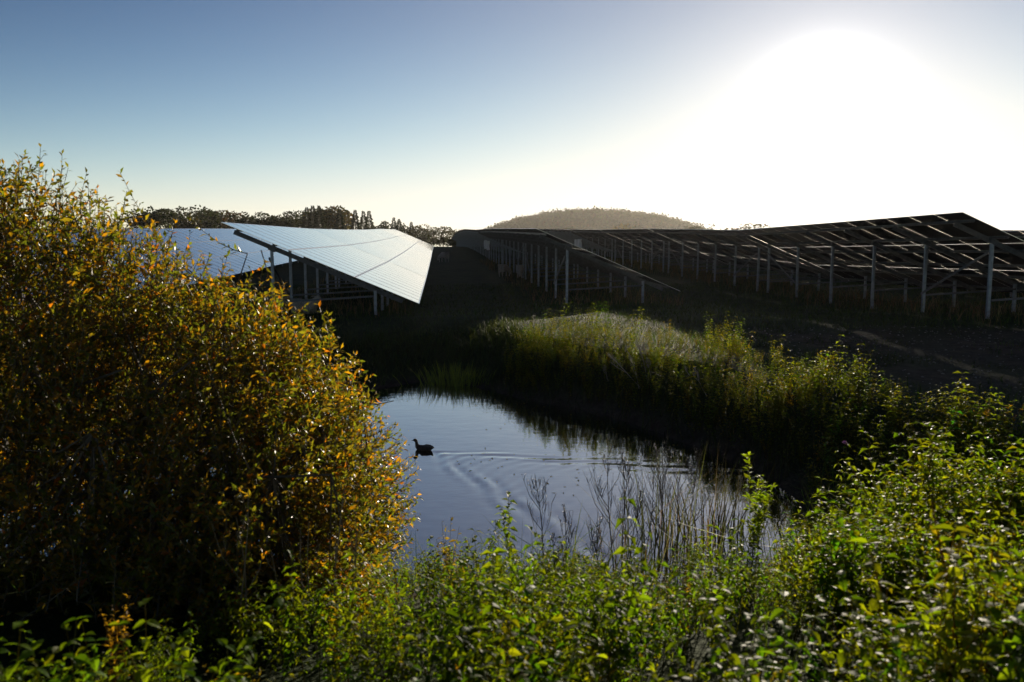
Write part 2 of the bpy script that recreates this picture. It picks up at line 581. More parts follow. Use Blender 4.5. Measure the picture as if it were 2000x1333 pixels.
def axis(lo, hi, step, far, n):
    mid = np.arange(lo, hi + 1e-6, step)
    g = np.geomspace(step, far, n).cumsum()
    g = g / g[-1]
    return mid, g
ym, g = axis(-3, 27, 0.27, 60, 60)
ys = np.concatenate([-3 - (g * 60)[::-1], ym, 27 + g * 2000])
xm, g = axis(-9, 17, 0.27, 60, 55)
xs = np.concatenate([-9 - (g * 1500)[::-1], xm, 17 + g * 1500])
GXX, GYY = np.meshgrid(xs, ys)
GZZ = height(GXX, GYY)
nx, ny = len(xs), len(ys)
i = np.arange(ny - 1)[:, None] * nx + np.arange(nx - 1)[None]
Q = np.stack([i, i + 1, i + nx + 1, i + nx], -1).reshape(-1, 4)
# bare earth along the track on the right and at the water's edge
soil = sst(8.2, 9.6, GYY) * sst(16.0, 14.0, GYY) * sst(5.2, 7.0, GXX) * (0.75 + 0.5 * noise(GXX, GYY, 1.2, 3))
sd = shore_dist(GXX, GYY)
soil = np.clip(np.maximum(soil, sst(0.5, 0.0, sd)), 0, 1)
gc = np.stack([soil.ravel()] * 3, 1)
ground = link('ground', make_mesh('ground', np.stack([GXX.ravel(), GYY.ravel(), GZZ.ravel()], 1), [Q], gc, True, [M_GROUND]))
tag(ground, 'uneven dark meadow with a bare earth strip beside the pond', 'ground', kind='structure')

# ------------------------------------------------------------------ pond with the duck's wake
DUCK = at_z(826, 879, 0.0)
W_A = at_z(1240, 906, 0.0) - DUCK
W_B = at_z(1075, 1035, 0.0) - DUCK
step = 0.042
wx = np.arange(SHORE[:, 0].min() - 0.6, SHORE[:, 0].max() + 0.6, step)
wy = np.arange(SHORE[:, 1].min() - 0.6, SHORE[:, 1].max() + 0.6, step)
WX, WY = np.meshgrid(wx, wy)
WZ = np.zeros_like(WX)
dx, dy = WX - DUCK.x, WY - DUCK.y
axis_dir = (W_A.normalized() + W_B.normalized()).normalized()
for arm, amp, sg in ((W_A, 0.0060, 1), (W_B, 0.0110, -1)):
    a = arm.normalized()
    u = dx * a.x + dy * a.y
    s = (-dx * a.y + dy * a.x) * sg + 0.03 * np.sin(u * 5.0)
    uc = np.clip(u, 0, 12)
    wid = 0.07 + 0.05 * uc
    fade = np.exp(-uc / 4.0) * sst(0.02, 0.35, u)
    lam = 0.17 + 0.022 * uc
    env = np.exp(-((s + 0.3 * wid) / wid) ** 2) * fade
    WZ += amp * env * np.cos(2 * np.pi * (0.93 * s - 0.22 * u) / lam) * (0.75 + 0.25 * np.sin(9 * u + 3 * s))
    env2 = np.exp(-((s + 1.6 * wid) / (1.7 * wid)) ** 2) * fade
    WZ += 0.16 * amp * env2 * np.cos(2 * np.pi * (0.55 * s - 0.75 * u) / 0.15 + noise(WX, WY, .5, 2))
ur = dx * axis_dir.x + dy * axis_dir.y
sr = np.abs(-dx * axis_dir.y + dy * axis_dir.x)
WZ += 0.0003 * sst(0.0, 0.5, ur * 0.55 - sr) * np.exp(-np.clip(ur, 0, 30) / 5) * np.cos(2 * np.pi * ur / 0.17 + 2 * noise(WX, WY, 0.4, 5))
WZ += 0.0004 * noise(WX, WY, 0.22, 9) + 0.00025 * noise(WX, WY, 0.11, 4)
nx, ny = len(wx), len(wy)
i = np.arange(ny - 1)[:, None] * nx + np.arange(nx - 1)[None]
Q = np.stack([i, i + 1, i + nx + 1, i + nx], -1).reshape(-1, 4)
water = link('pond_water', make_mesh('pond_water', np.stack([WX.ravel(), WY.ravel(), WZ.ravel()], 1), [Q], None, True, [M_WATER]))
tag(water, 'small dark pond mirroring the sky behind the bank plants', 'water', kind='structure')

# ------------------------------------------------------------------ wooded hill
HD = 1000.0
hc = at_d(1165, 478, HD)
def hill_h(x, y):
    c, s = math.cos(YAW), math.sin(YAW)
    rx = (x - hc.x) * c - (y - hc.y) * s
    ry = (x - hc.x) * s + (y - hc.y) * c
    q = np.sqrt((np.abs(rx) / 168.0) ** 2.2 + (np.abs(ry) / 160.0) ** 2.2)
    return 43 * np.clip(1 - q ** 2.0, 0, 1) ** 0.8 - 4 + 0.8 * noise(x, y, 30, 2) - 0.022 * np.clip(rx, 0, 500)
hx = np.linspace(hc.x - 190, hc.x + 190, 70)
hy = np.linspace(hc.y - 180, hc.y + 180, 60)
HX, HY = np.meshgrid(hx, hy)
nx, ny = 70, 60
i = np.arange(ny - 1)[:, None] * nx + np.arange(nx - 1)[None]
Q = np.stack([i, i + 1, i + nx + 1, i + nx], -1).reshape(-1, 4)
hill = link('hill', make_mesh('hill', np.stack([HX.ravel(), HY.ravel(), hill_h(HX, HY).ravel()], 1), [Q], np.zeros((nx * ny, 3)), True, [M_GROUND]))
tag(hill, 'low rounded hill on the horizon under woodland', 'hill', kind='structure')

def crown_arrays(n, shape, col, size, seed):
    """loose leaf-clump faces through a crown's volume; unit height"""
    r = np.random.default_rng(seed)
    g = Geo()
    if shape == 'conifer':
        z = r.uniform(0.06, 1.0, n) ** 1.15
        rad = (1 - z) * 0.24 * (0.72 + 0.28 * np.cos(z * 75 + r.uniform(0, 6))) + 0.012
        a = r.uniform(0, 6.283, n)
        q = np.sqrt(r.uniform(0.25, 1, n))
        p = np.stack([rad * q * np.cos(a), rad * q * np.sin(a), z], 1)
        d = np.stack([np.cos(a), np.sin(a), -0.35 + r.normal(0, .25, n)], 1)
        sz = size * (0.5 + (1 - z))
    else:
        k = 16
        cz = r.uniform(0.20, 0.86, k)
        ca = r.uniform(0, 6.283, k)
        cr = r.uniform(0.05, 0.30, k) * np.sqrt(np.clip(1.25 - np.abs(cz - 0.55) * 2.0, 0.1, 1))
        C = np.stack([cr * np.cos(ca), cr * np.sin(ca), cz], 1)
        rr = r.uniform(0.11, 0.19, k)
        w = r.integers(0, k, n)
        d = r.normal(0, 1, (n, 3))
        d /= np.linalg.norm(d, axis=1, keepdims=True)
        q = r.uniform(0.45, 1.05, n) ** 0.6
        p = C[w] + d * (rr[w] * q)[:, None] * np.array([[1.15, 1.15, 0.85]])
        d = d + r.normal(0, 0.6, (n, 3))
        sz = np.full(n, size)
    nr = r.normal(0, 1, (n, 3))
    c = np.asarray(col)[None] * r.uniform(0.6, 1.4, (n, 1)) * (1 + r.normal(0, .12, (n, 3)))
    g.leaves(p, d, nr, sz * r.uniform(.7, 1.4, n), sz * r.uniform(.6, 1.1, n), np.clip(c, .004, 1), 0.2, 0.1)
    return g.arrays()

small = [crown_arrays(24, 'round', (0.050, 0.052, 0.022), 0.23, s) for s in range(5)] + [crown_arrays(22, 'conifer', (0.045, 0.05, 0.026), 0.20, 50 + s) for s in range(3)]
N = 4300
px_ = rng.uniform(hc.x - 178, hc.x + 178, N); py_ = rng.uniform(hc.y - 165, hc.y + 60, N)
pz_ = hill_h(px_, py_)
ok = pz_ > -2.5
P = np.stack([px_, py_, pz_ - 0.8], 1)[ok]
n = len(P)
gf = Geo()
tone = rng.uniform(.7, 1.3, (n, 1)) * np.array([[1, 1, 1]]) * (1 + 0.25 * noise(P[:, 0], P[:, 1], 25, 3)[:, None] * np.array([[1.2, .4, 0]]))
scatter(gf, small, P, rng.uniform(0, 6.28, n), rng.uniform(5, 8.5, n) * rng.choice([1, 1, 1, 1.25], n), tone)
o = link('hill_woodland', gf.mesh('hill_woodland', [M_TREE]))
tag(o, 'woodland mass covering the rounded hill on the horizon', 'woodland', kind='stuff')

# ------------------------------------------------------------------ solar tables
PITCHX, X0 = 8.3, 4.12
TILT = R(23.0)
TT, CT, ST_ = math.tan(TILT), math.cos(TILT), math.sin(TILT)
XH, XLO = -1.06, 3.62
ZP0 = 1.91
PW, PL, PG, TG = 0.997, 1.672, 0.010, 0.018
NP = 13
TL = NP * PW + (NP - 1) * PG
OVER = 0.46
NPOST = 6
SP = (TL - 2 * OVER) / (NPOST - 1)
XF = 2.49
def zp(x):
    return ZP0 - x * TT

def panel_mesh():
    g = Geo()
    fx, fy, t = 0.028, 0.034, 0.009
    W, L = PW / 2, PL / 2
    V = [(-L, -W, 0), (L, -W, 0), (L, W, 0), (-L, W, 0), (-L, -W, t), (L, -W, t), (L, W, t), (-L, W, t),
         (-L + fx, -W + fy, t), (L - fx, -W + fy, t), (L - fx, W - fy, t), (-L + fx, W - fy, t)]
    V2 = [(x, y, t - 0.0006) for x, y, z in V[8:]]
    V = V + V2
    Qf = [(0, 1, 5, 4), (1, 2, 6, 5), (2, 3, 7, 6), (3, 0, 4, 7), (4, 5, 9, 8), (5, 6, 10, 9), (6, 7, 11, 10), (7, 4, 8, 11),
          (8, 9, 13, 12), (9, 10, 14, 13), (10, 11, 15, 14), (11, 8, 12, 15), (12, 13, 14, 15), (0, 3, 2, 1)]
    return make_mesh('panel', V, [np.array(Qf)], None, False, [M_ALU, M_GLASS, M_BACK, M_RIM], [0, 0, 0, 0, 3, 0, 3, 0] + [3] * 4 + [1, 2])
ME_PANEL = panel_mesh()

def gm(fn, name, m):
    g = Geo(); fn(g)
    V, T, Qd, C = g.arrays()
    return make_mesh(name, V, [T, Qd], None, False, [m])

def post_fn(h):
    def f(g):      # C-section post
        g.box(-0.035, 0.035, -0.03, -0.025, -0.5, h)
        g.box(-0.035, -0.030, -0.025, 0.03, -0.5, h)
        g.box(0.030, 0.035, -0.025, 0.03, -0.5, h)
    return f
ZR = zp(0) - 0.16
ZF = zp(XF) - 0.16
ME_RPOST = gm(post_fn(ZR), 'rear_post', M_STEEL)
ME_FPOST = gm(post_fn(ZF), 'front_post', M_STEEL)

def slope_pt(x, off):
    """point at lateral x, off metres below the panel underside (square to the slope)"""
    return Vector((x - off * ST_, 0, zp(x) - off * CT))
def rafter_fn(g):
    a, b = slope_pt(XH + 0.22, 0.14), slope_pt(XLO - 0.40, 0.14)
    for dy, w, dh, h in ((0.0, 0.006, 0, 0.11), (0.022, 0.038, 0.052, 0.006), (0.022, 0.038, -0.052, 0.006)):
        u = Vector((ST_, 0, CT)) * dh
        g.beam(a + u + Vector((0, dy + 0.04, 0)), b + u + Vector((0, dy + 0.04, 0)), w, h)
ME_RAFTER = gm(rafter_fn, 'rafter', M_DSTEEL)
def purlin_fn(g):
    g.box(-0.022, 0.022, 0.10, TL - 0.10, -0.06, 0.0)
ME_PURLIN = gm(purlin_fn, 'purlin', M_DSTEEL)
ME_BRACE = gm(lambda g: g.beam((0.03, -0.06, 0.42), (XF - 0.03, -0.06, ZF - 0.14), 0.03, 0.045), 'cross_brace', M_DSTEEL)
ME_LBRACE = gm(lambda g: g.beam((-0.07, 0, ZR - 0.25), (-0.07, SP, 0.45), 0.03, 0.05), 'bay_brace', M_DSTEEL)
def clamp_fn(g):
    g.box(-0.09, 0.09, -0.05, 0.06, -0.02, 0.10)
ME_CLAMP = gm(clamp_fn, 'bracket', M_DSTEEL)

tiers = [XH + CT * (PL / 2 + k * (PL + TG)) for k in range(3)]
purl = [x + s * CT * PL * 0.27 for x in tiers for s in (-1, 1)]
SLOPE_ROT = (0, TILT, 0)

def detailed_table(root):
    for k, x in enumerate(tiers):
        for j in range(NP):
            link('panel', ME_PANEL, root, (x, PW / 2 + j * (PW + PG), zp(x)), SLOPE_ROT)
    for x in purl:
        link('purlin', ME_PURLIN, root, (x, 0, zp(x)), SLOPE_ROT)
    for j in range(NPOST):
        y = OVER + j * SP
        a = link('post', ME_RPOST, root, (0, y, 0))
        link('post', ME_FPOST, root, (XF, y, 0))
        link('rafter', ME_RAFTER, root, (0, y, 0))
        link('bracket', ME_CLAMP, a, (0, 0, ZR - 0.05), SLOPE_ROT)
        link('cross_brace', ME_BRACE, root, (0, y, 0))
    link('bay_brace', ME_LBRACE, root, (0, OVER, 0))
    link('bay_brace', ME_LBRACE, root, (0, OVER + (NPOST - 1) * SP, 0), (0, 0, R(180))).scale = (-1, 1, 1)

def far_meshes():
    g, f = Geo(), Geo()
    mp = []
    e = Matrix.Rotation(TILT, 3, 'Y')
    pv = np.array([v.co[:] for v in ME_PANEL.vertices])
    pq = np.array([list(p.vertices) for p in ME_PANEL.polygons])
    pm = [p.material_index for p in ME_PANEL.polygons]
    em = np.array(e)
    for x in tiers:
        for j in range(NP):
            g.add(pv @ em.T + np.array([x, PW / 2 + j * (PW + PG), zp(x)]), Q=pq)
            mp += pm
    V, T, Qd, C = g.arrays()
    pan = make_mesh('panel_field', V, [Qd], None, False, [M_ALU, M_GLASS, M_BACK, M_RIM], mp)
    for j in range(NPOST):
        y = OVER + j * SP
        f.box(-0.035, 0.035, y - .025, y + .025, -0.5, ZR)
        f.box(XF - 0.035, XF + 0.035, y - .025, y + .025, -0.5, ZF)
        a, b = slope_pt(XH + 0.22, 0.14), slope_pt(XLO - 0.40, 0.14)
        f.beam(a + Vector((0, y + .04, 0)), b + Vector((0, y + .04, 0)), 0.05, 0.14)
    V, T, Qd, C = f.arrays()
    fr = make_mesh('support_frame', V, [Qd], None, False, [M_STEEL])
    return pan, fr
ME_FARP, ME_FARF = far_meshes()

ORD = ['nearest', 'second', 'third', 'fourth', 'fifth', 'sixth', 'seventh', 'eighth', 'ninth', 'tenth', 'eleventh', 'twelfth', 'thirteenth', 'fourteenth', 'fifteenth', 'sixteenth', 'seventeenth', 'eighteenth']
ROWS = {-4: (17, 8, 'fourth row left of the aisle'), -3: (17, 8, 'third row left of the aisle'), -2: (16.2, 8, 'second row left of the aisle'),
        -1: (19.7, 6, 'row just left of the grass aisle'), 0: (24.9, 16, 'row just right of the grass aisle'), 1: (16.5, 14, 'second row right of the aisle'),
        2: (13.5, 10, 'third row right of the aisle'), 3: (13.5, 9, 'fourth row right of the aisle')}
DETAIL_TO = 62.0
for k, (y0, n, where) in ROWS.items():
    xk = X0 + k * PITCHX + (0.12 if k == -1 else 0)
    for t in range(n):
        ya = y0 + t * (TL + 0.09)
        yb = ya + TL
        za, zb = float(height(xk, ya)), float(height(xk, yb))
        if k == -1 and t == 0:
            za -= 0.12
        root = empty('solar_table', (xk, ya, za))
        root.rotation_euler = (math.atan2(zb - za, TL), 0, 0)
        tag(root, f'{ORD[t]} solar table from the pond in the {where}', 'solar panels', 'solar tables standing in long rows')
        if ya < DETAIL_TO and k in (-2, -1, 0, 1, 2):
            detailed_table(root)
        else:
            tag(link('panel_field', ME_FARP, root), kind='stuff')
            tag(link('support_frame', ME_FARF, root), kind='stuff')

# inverter boxes hung on the rear posts
def inverter(px, py, X, label):
    d = ray(px, py)
    t = X / d.x
    p = Vector((X, d.y * t, EYE + d.z * t))
    o = empty('inverter_box', (p.x - 0.14, p.y, p.z - 0.36))
    g = Geo(); g.box(-0.11, 0.11, -0.27, 0.27, 0.0, 0.72)
    c = link('case', g.mesh('case', [M_CASE]), o)
    g = Geo(); g.box(-0.135, -0.112, -0.24, 0.24, 0.22, 0.68)
    link('cover', g.mesh('cover', [M_CASE]), c)
    g = Geo()
    for q in range(5):
        g.box(-0.10 + q * 0.045, -0.08 + q * 0.045, -0.25, 0.25, -0.07, 0.0)
    link('cooling_fins', g.mesh('cooling_fins', [M_BLACK]), o)
    g = Geo(); g.box(0.112, 0.17, -0.2, 0.2, 0.1, 0.6)
    link('bracket', g.mesh('bracket', [M_DSTEEL]), o)
    tag(o, label, 'inverter')
inverter(952, 478, X0, 'pale inverter box on a post far down the row beside the aisle')
inverter(957, 480, X0, 'inverter box just in front of another on the aisle row posts')
inverter(1129, 476, X0 + PITCHX, 'left of two pale inverter boxes under the second row right of the aisle')
inverter(1136, 476, X0 + PITCHX, 'right of two pale inverter boxes under the second row right of the aisle')

# ------------------------------------------------------------------ distant trees
def tree(name, px, top, dist, kind, col, label, n=900, wide=1.0):
    p = at_d(px, 478, dist)
    gz = float(height(p.x, p.y))
    zt = EYE + (478 - top) / FPX * dist
    H = zt - gz
    root = empty(name, (p.x, p.y, gz), random.uniform(0, 6.28))
    V, T, Qd, C = crown_arrays(n, kind, col, 0.05 if kind == 'round' else 0.05, int(px * 13 + top))
    V = V / V[:, 2].max()
    V = V * np.array([[H * wide, H * wide, H]])
    link('crown', make_mesh('crown', V, [T], C, False, [M_TREE]), root)
    g = Geo()
    g.tube([(0, 0, -0.3), (0.02 * H, 0, 0.3 * H), (0, 0.01 * H, 0.75 * H)], [0.028 * H, 0.02 * H, 0.006 * H], 7)
    if kind == 'round':
        for q in range(5):
            a = q * 1.26 + px
            g.tube([(0.015 * H, 0, 0.3 * H), (0.1 * H * math.cos(a), 0.1 * H * math.sin(a), 0.48 * H), (0.2 * H * wide * math.cos(a), 0.2 * H * wide * math.sin(a), 0.66 * H)], [0.013 * H, 0.009 * H, 0.003 * H], 5)
    link('trunk', g.mesh('trunk', [M_BARK]), root)
    tag(root, label, 'tree', 'trees along the horizon')

DG, OG, BR, GO, CF = (0.028, 0.036, 0.014), (0.055, 0.055, 0.018), (0.065, 0.042, 0.018), (0.11, 0.085, 0.02), (0.022, 0.03, 0.016)
COLN = {DG: 'dark green', OG: 'olive green', BR: 'russet brown', GO: 'golden yellow', CF: 'blackish green'}
TREES = [(30, 424, 'r', DG), (120, 428, 'r', OG), (205, 430, 'r', DG), (275, 424, 'r', DG), (305, 416, 'r', DG), (332, 410, 'r', DG), (363, 421, 'r', OG), (391, 407, 'r', DG), (412, 415, 'r', DG), (427, 417, 'r', OG), (447, 418, 'r', BR),
         (469, 419, 'r', BR), (491, 419, 'r', DG), (515, 422, 'r', DG), (540, 426, 'r', OG), (565, 427, 'r', DG), (584, 415, 'r', DG), (601, 410, 'c', CF), (613, 407, 'c', CF), (625, 407, 'c', CF),
         (636, 406, 'r', OG), (651, 405, 'r', GO), (665, 413, 'c', CF), (679, 414, 'c', CF), (695, 414, 'c', CF), (711, 416, 'c', CF), (722, 416, 'c', CF), (741, 433, 'r', DG),
         (752, 434, 'c', CF), (770, 428, 'c', CF), (780, 431, 'c', CF), (792, 434, 'r', DG), (804, 436, 'c', CF), (816, 440, 'r', OG), (828, 450, 'r', DG), (846, 445, 'r', OG), (866, 444, 'r', OG), (888, 449, 'r', OG), (902, 456, 'r', OG)]
ORDW = ['first', 'second', 'third', 'fourth', 'fifth', 'sixth', 'seventh', 'eighth', 'ninth', 'tenth', 'eleventh', 'twelfth', 'thirteenth', 'fourteenth', 'fifteenth']
cnt = {}
for px, top, kd, col in TREES:
    key = (kd, col)
    q = cnt.get(key, 0); cnt[key] = q + 1
    sh = 'round-crowned tree' if kd == 'r' else 'pointed conifer'
    tree('broadleaf_tree' if kd == 'r' else 'conifer_tree', px, top - 2, 165 + 14 * ((px * 7) % 5), 'round' if kd == 'r' else 'conifer', col,
         f'{COLN[col]} {sh}, {ORDW[q]} such from the left in the far treeline', 1500, 1.25 if kd == 'r' else 1.15)
tree('broadleaf_tree', 1108, 443, 330, 'round', OG, 'small rounded olive tree at the left foot of the hill', 500, 1.9)
tree('broadleaf_tree', 1208, 436, 420, 'round', GO, 'sunlit yellowish tree before the middle of the hill', 500, 1.6)
tree('broadleaf_tree', 1375, 436, 380, 'round', OG, 'low bushy tree at the right foot of the hill', 500, 1.8)
tree('broadleaf_tree', 1438, 437, 300, 'round', GO, 'hazy low tree top above the right panel row', 500, 2.0)
tree('broadleaf_tree', 1472, 438, 300, 'round', OG, 'rightmost hazy tree top above the right panel row', 500, 2.0)

# ------------------------------------------------------------------ plants: small variants
def nettle(seed, h=0.8, leaf=0.075, col=(0.065, 0.115, 0.018), col2=(0.10, 0.12, 0.02), nodes=10, broad=0.55, side=3, fine=False):
    r = np.random.default_rng(seed)
    g = Geo()
    def shoot(b, top, hh, nn, lf):
        z = np.linspace(0, 1, 5)
        P = b[None] + (top - b)[None] * z[:, None] + np.stack([0.03 * np.sin(z * 3 + seed), 0.03 * np.cos(z * 2.3 + seed), 0 * z], 1) * hh
        g.tube(P, np.linspace(0.0035, 0.0012, 5), 3, (0.06, 0.065, 0.025))
        t = 1 - (1 - np.linspace(0.22, 1.0, nn)) ** 0.9
        B, D, Nn, LL, CC = [], [], [], [], []
        for q, tt in enumerate(t):
            p = np.array([np.interp(tt, z, P[:, a]) for a in range(3)])
            a0 = q * 1.57 + r.uniform(-.3, .3)
            s = np.sin(np.pi * min(1, 0.25 + 0.75 * (1 - tt) + 0.12)) if tt > 0.6 else 0.95
            s = max(0.35, s)
            for e in (0, np.pi):
                a = a0 + e
                el = r.uniform(-0.55, 0.25) + 0.5 * (tt - 0.5)
                B.append(p); D.append((np.cos(a) * np.cos(el), np.sin(a) * np.cos(el), np.sin(el)))
                Nn.append((r.normal(0, .3), r.normal(0, .3), 1))
                LL.append(lf * s * r.uniform(.75, 1.2))
                w = r.uniform(0, 1)
                CC.append((np.array(col) * (1 - w) + np.array(col2) * w) * r.uniform(.75, 1.25))
        if fine:
            g.fine_leaves(np.array(B), np.array(D), np.array(Nn), np.array(LL), np.array(LL) * broad, np.array(CC))
        else:
            g.leaves(np.array(B), np.array(D), np.array(Nn), np.array(LL), np.array(LL) * broad, np.array(CC), 0.16, 0.28)
    shoot(np.zeros(3), np.array([r.normal(0, .08) * h, r.normal(0, .08) * h, h]), h, nodes, leaf)
    for q in range(side):
        z0 = r.uniform(0.25, 0.6) * h
        a = r.uniform(0, 6.28)
        b = np.array([0, 0, z0])
        top = b + np.array([np.cos(a) * .16 * h, np.sin(a) * .16 * h, r.uniform(.25, .42) * h])
        shoot(b, top, h * .4, max(4, nodes // 2), leaf * .8)
    return g.arrays()

def bushy(seed, h=0.7, n=150, leaf=0.04, col=(0.085, 0.14, 0.016), col2=(0.14, 0.16, 0.02), W=0.22):
    """finely leaved weed such as mugwort"""
    r = np.random.default_rng(seed)
    g = Geo()
    B, D, LL = [], [], []
    for q in range(6):
        a = r.uniform(0, 6.28)
        tp = np.array([np.cos(a) * W * r.uniform(.2, 1), np.sin(a) * W * r.uniform(.2, 1), h * r.uniform(.7, 1.0)])
        z = np.linspace(0, 1, 4)
        P = tp[None] * np.stack([z ** 1.5, z ** 1.5, z], 1)
        g.tube(P, np.linspace(.003, .001, 4), 3, (0.06, 0.055, 0.03))
        m = n // 6
        t = r.uniform(.25, 1, m) ** .8
        p = np.stack([np.interp(t, z, P[:, k]) for k in range(3)], 1)
        aa = r.uniform(0, 6.28, m)
        el = r.uniform(-.2, 1.0, m)
        B.append(p); D.append(np.stack([np.cos(aa) * np.cos(el), np.sin(aa) * np.cos(el), np.sin(el)], 1)); LL.append(leaf * r.uniform(.6, 1.5, m) * (1.15 - .45 * t))
    B, D, LL = np.concatenate(B), np.concatenate(D), np.concatenate(LL)
    m = len(B)
    w = r.uniform(0, 1, (m, 1))
    C = (np.array(col)[None] * (1 - w) + np.array(col2)[None] * w) * r.uniform(.7, 1.3, (m, 1))
    g.leaves(B, D, r.normal(0, .5, (m, 3)) + np.array([[0, 0, 1]]), LL, LL * .38, C, .15, .15)
    return g.arrays()

def dry_weed(seed, h=1.0, lean=(0, 0), br=9, col=(0.20, 0.165, 0.12), fine=6, rad=0.004):
    """bare branching dead stalk"""
    r = np.random.default_rng(seed)
    g = Geo()
    z = np.linspace(0, 1, 6)
    P = np.stack([lean[0] * h * z + .02 * np.sin(4 * z + seed), lean[1] * h * z + .02 * np.cos(3 * z + seed), h * z], 1)
    g.tube(P, np.linspace(rad, rad * .3, 6), 4, col)
    for q in range(br):
        t = r.uniform(.35, .95)
        b = np.array([np.interp(t, z, P[:, k]) for k in range(3)])
        a = r.uniform(0, 6.28)
        L = h * (1.05 - t) * r.uniform(.4, .75)
        e = b + np.array([np.cos(a) * L * .42 + lean[0] * L, np.sin(a) * L * .42 + lean[1] * L, L * .9])
        m = (b + e) / 2 + np.array([np.cos(a), np.sin(a), -.3]) * L * .07
        g.tube([b, m, e], [rad * .5, rad * .4, rad * .2], 3, col)
        for f in range(fine):
            tt = r.uniform(.3, 1)
            bb = b + (e - b) * tt
            a2 = r.uniform(0, 6.28)
            l2 = L * .28 * r.uniform(.5, 1.2)
            g.tube([bb, bb + np.array([np.cos(a2) * .4, np.sin(a2) * .4, .9]) * l2], [rad * .25, rad * .15], 3, col)
            c2 = bb + np.array([np.cos(a2) * .4, np.sin(a2) * .4, .9]) * l2
            g.leaves(c2[None], np.array([[r.normal(), r.normal(), .5]]), np.array([[0, 0, 1.0]]), np.array([.014]), np.array([.008]), np.array([col]) * .8)
    return g.arrays()

def clump(spots, variants, sc, tint, tilt=0.12):
    g = Geo()
    n = len(spots)
    spots = np.asarray(spots)
    z = height(spots[:, 0], spots[:, 1]) - 0.02
    scatter(g, variants, np.stack([spots[:, 0], spots[:, 1], z], 1), rng.uniform(0, 6.28, n), sc, tint, rng.normal(0, tilt, (n, 2)))
    return g

NV = [nettle(s, 0.8, 0.068, (0.06, 0.125, 0.013), (0.11, 0.15, 0.018), 12, .56, 4) for s in range(9)]
NVN = [nettle(20 + s, 0.8, 0.060, (0.06, 0.125, 0.013), (0.11, 0.15, 0.018), 13, .6, 3, True) for s in range(7)]
NV_FAR = [nettle(40 + s, 0.8, 0.085, (0.045, 0.078, 0.012), (0.085, 0.092, 0.016), 9, .5, 3) for s in range(6)]  # far-bank leaves coloured darker olive so the sunlit bank looks shaded
BV = [bushy(100 + s) for s in range(7)]
YV = [bushy(140 + s, 0.65, 120, 0.045, (0.14, 0.13, 0.03), (0.17, 0.12, 0.03)) for s in range(4)]
RV = [dry_weed(170 + s, 0.75, (r_, 0), 5, (0.085, 0.04, 0.022), 5, 0.004) for s, r_ in ((0, .1), (1, -.15), (2, .2))]

def tints(n, lo=.75, hi=1.25, warm=.18):
    w = rng.normal(0, warm, (n, 1))
    return rng.uniform(lo, hi, (n, 1)) * np.concatenate([1 + w, np.ones((n, 1)), 1 - .5 * w], 1)

CLUMPS = [   # column, distance, radius, lift: mounds that stand apart in the mass
    (110, 2.7, .55, .25, 'nettle_clump', 'leafy green nettle clump in the bottom left corner'),
    (430, 2.5, .5, .2, 'nettle_clump', 'nettle clump at the bottom below the dry canes'),
    (740, 3.5, .5, .3, 'weed_clump', 'sunlit weed clump below the right edge of the willow'),
    (1060, 2.5, .5, .3, 'nettle_clump', 'bright nettle mound at the bottom centre'),
    (1520, 2.4, .45, .35, 'nettle_clump', 'rounded nettle mound with pale shining tops right of bottom centre'),
    (1410, 5.0, .5, .35, 'weed_clump', 'bushy green mound right below the rushes'),
    (1880, 2.9, .5, .2, 'nettle_clump', 'shaded nettle clump at the right edge near the bottom'),
    (1650, 5.4, .6, .3, 'weed_clump', 'grey-green weed clump below the pink thistles'),
    (900, 4.6, .4, .2, 'weed_clump', 'weed clump at the near shore left of the tall nettle'),
    (1900, 5.6, .6, .2, 'weed_clump', 'dense green clump behind the dark hollow at the right edge'),
    (1065, 12.7, .9, .35, 'nettle_clump', 'tallest sunlit nettle clump, at the left end of the far bank'),
    (1290, 11.6, .7, .15, 'nettle_clump', 'nettle clump behind the pale dead weeds on the far bank'),
    (1600, 9.6, .6, .35, 'nettle_clump', 'pale sunlit nettle clump standing above the right bank'),
    (1800, 7.9, .6, .2, 'nettle_clump', 'brownish weed clump on the right bank before the bare earth')]
CPOS = []
for c_ in CLUMPS:
    p_ = at_d(c_[0], 478, c_[1])
    CPOS.append((p_.x, p_.y, c_[2], c_[3]))
CGEO = [Geo() for _ in CLUMPS]

def campx(x, y):
    """rough photo column of a ground point"""
    c, s = math.cos(YAW), math.sin(YAW)
    r = x * c - y * s
    f = x * s + y * c
    return 1000 + FPX * r / np.maximum(f, .2)

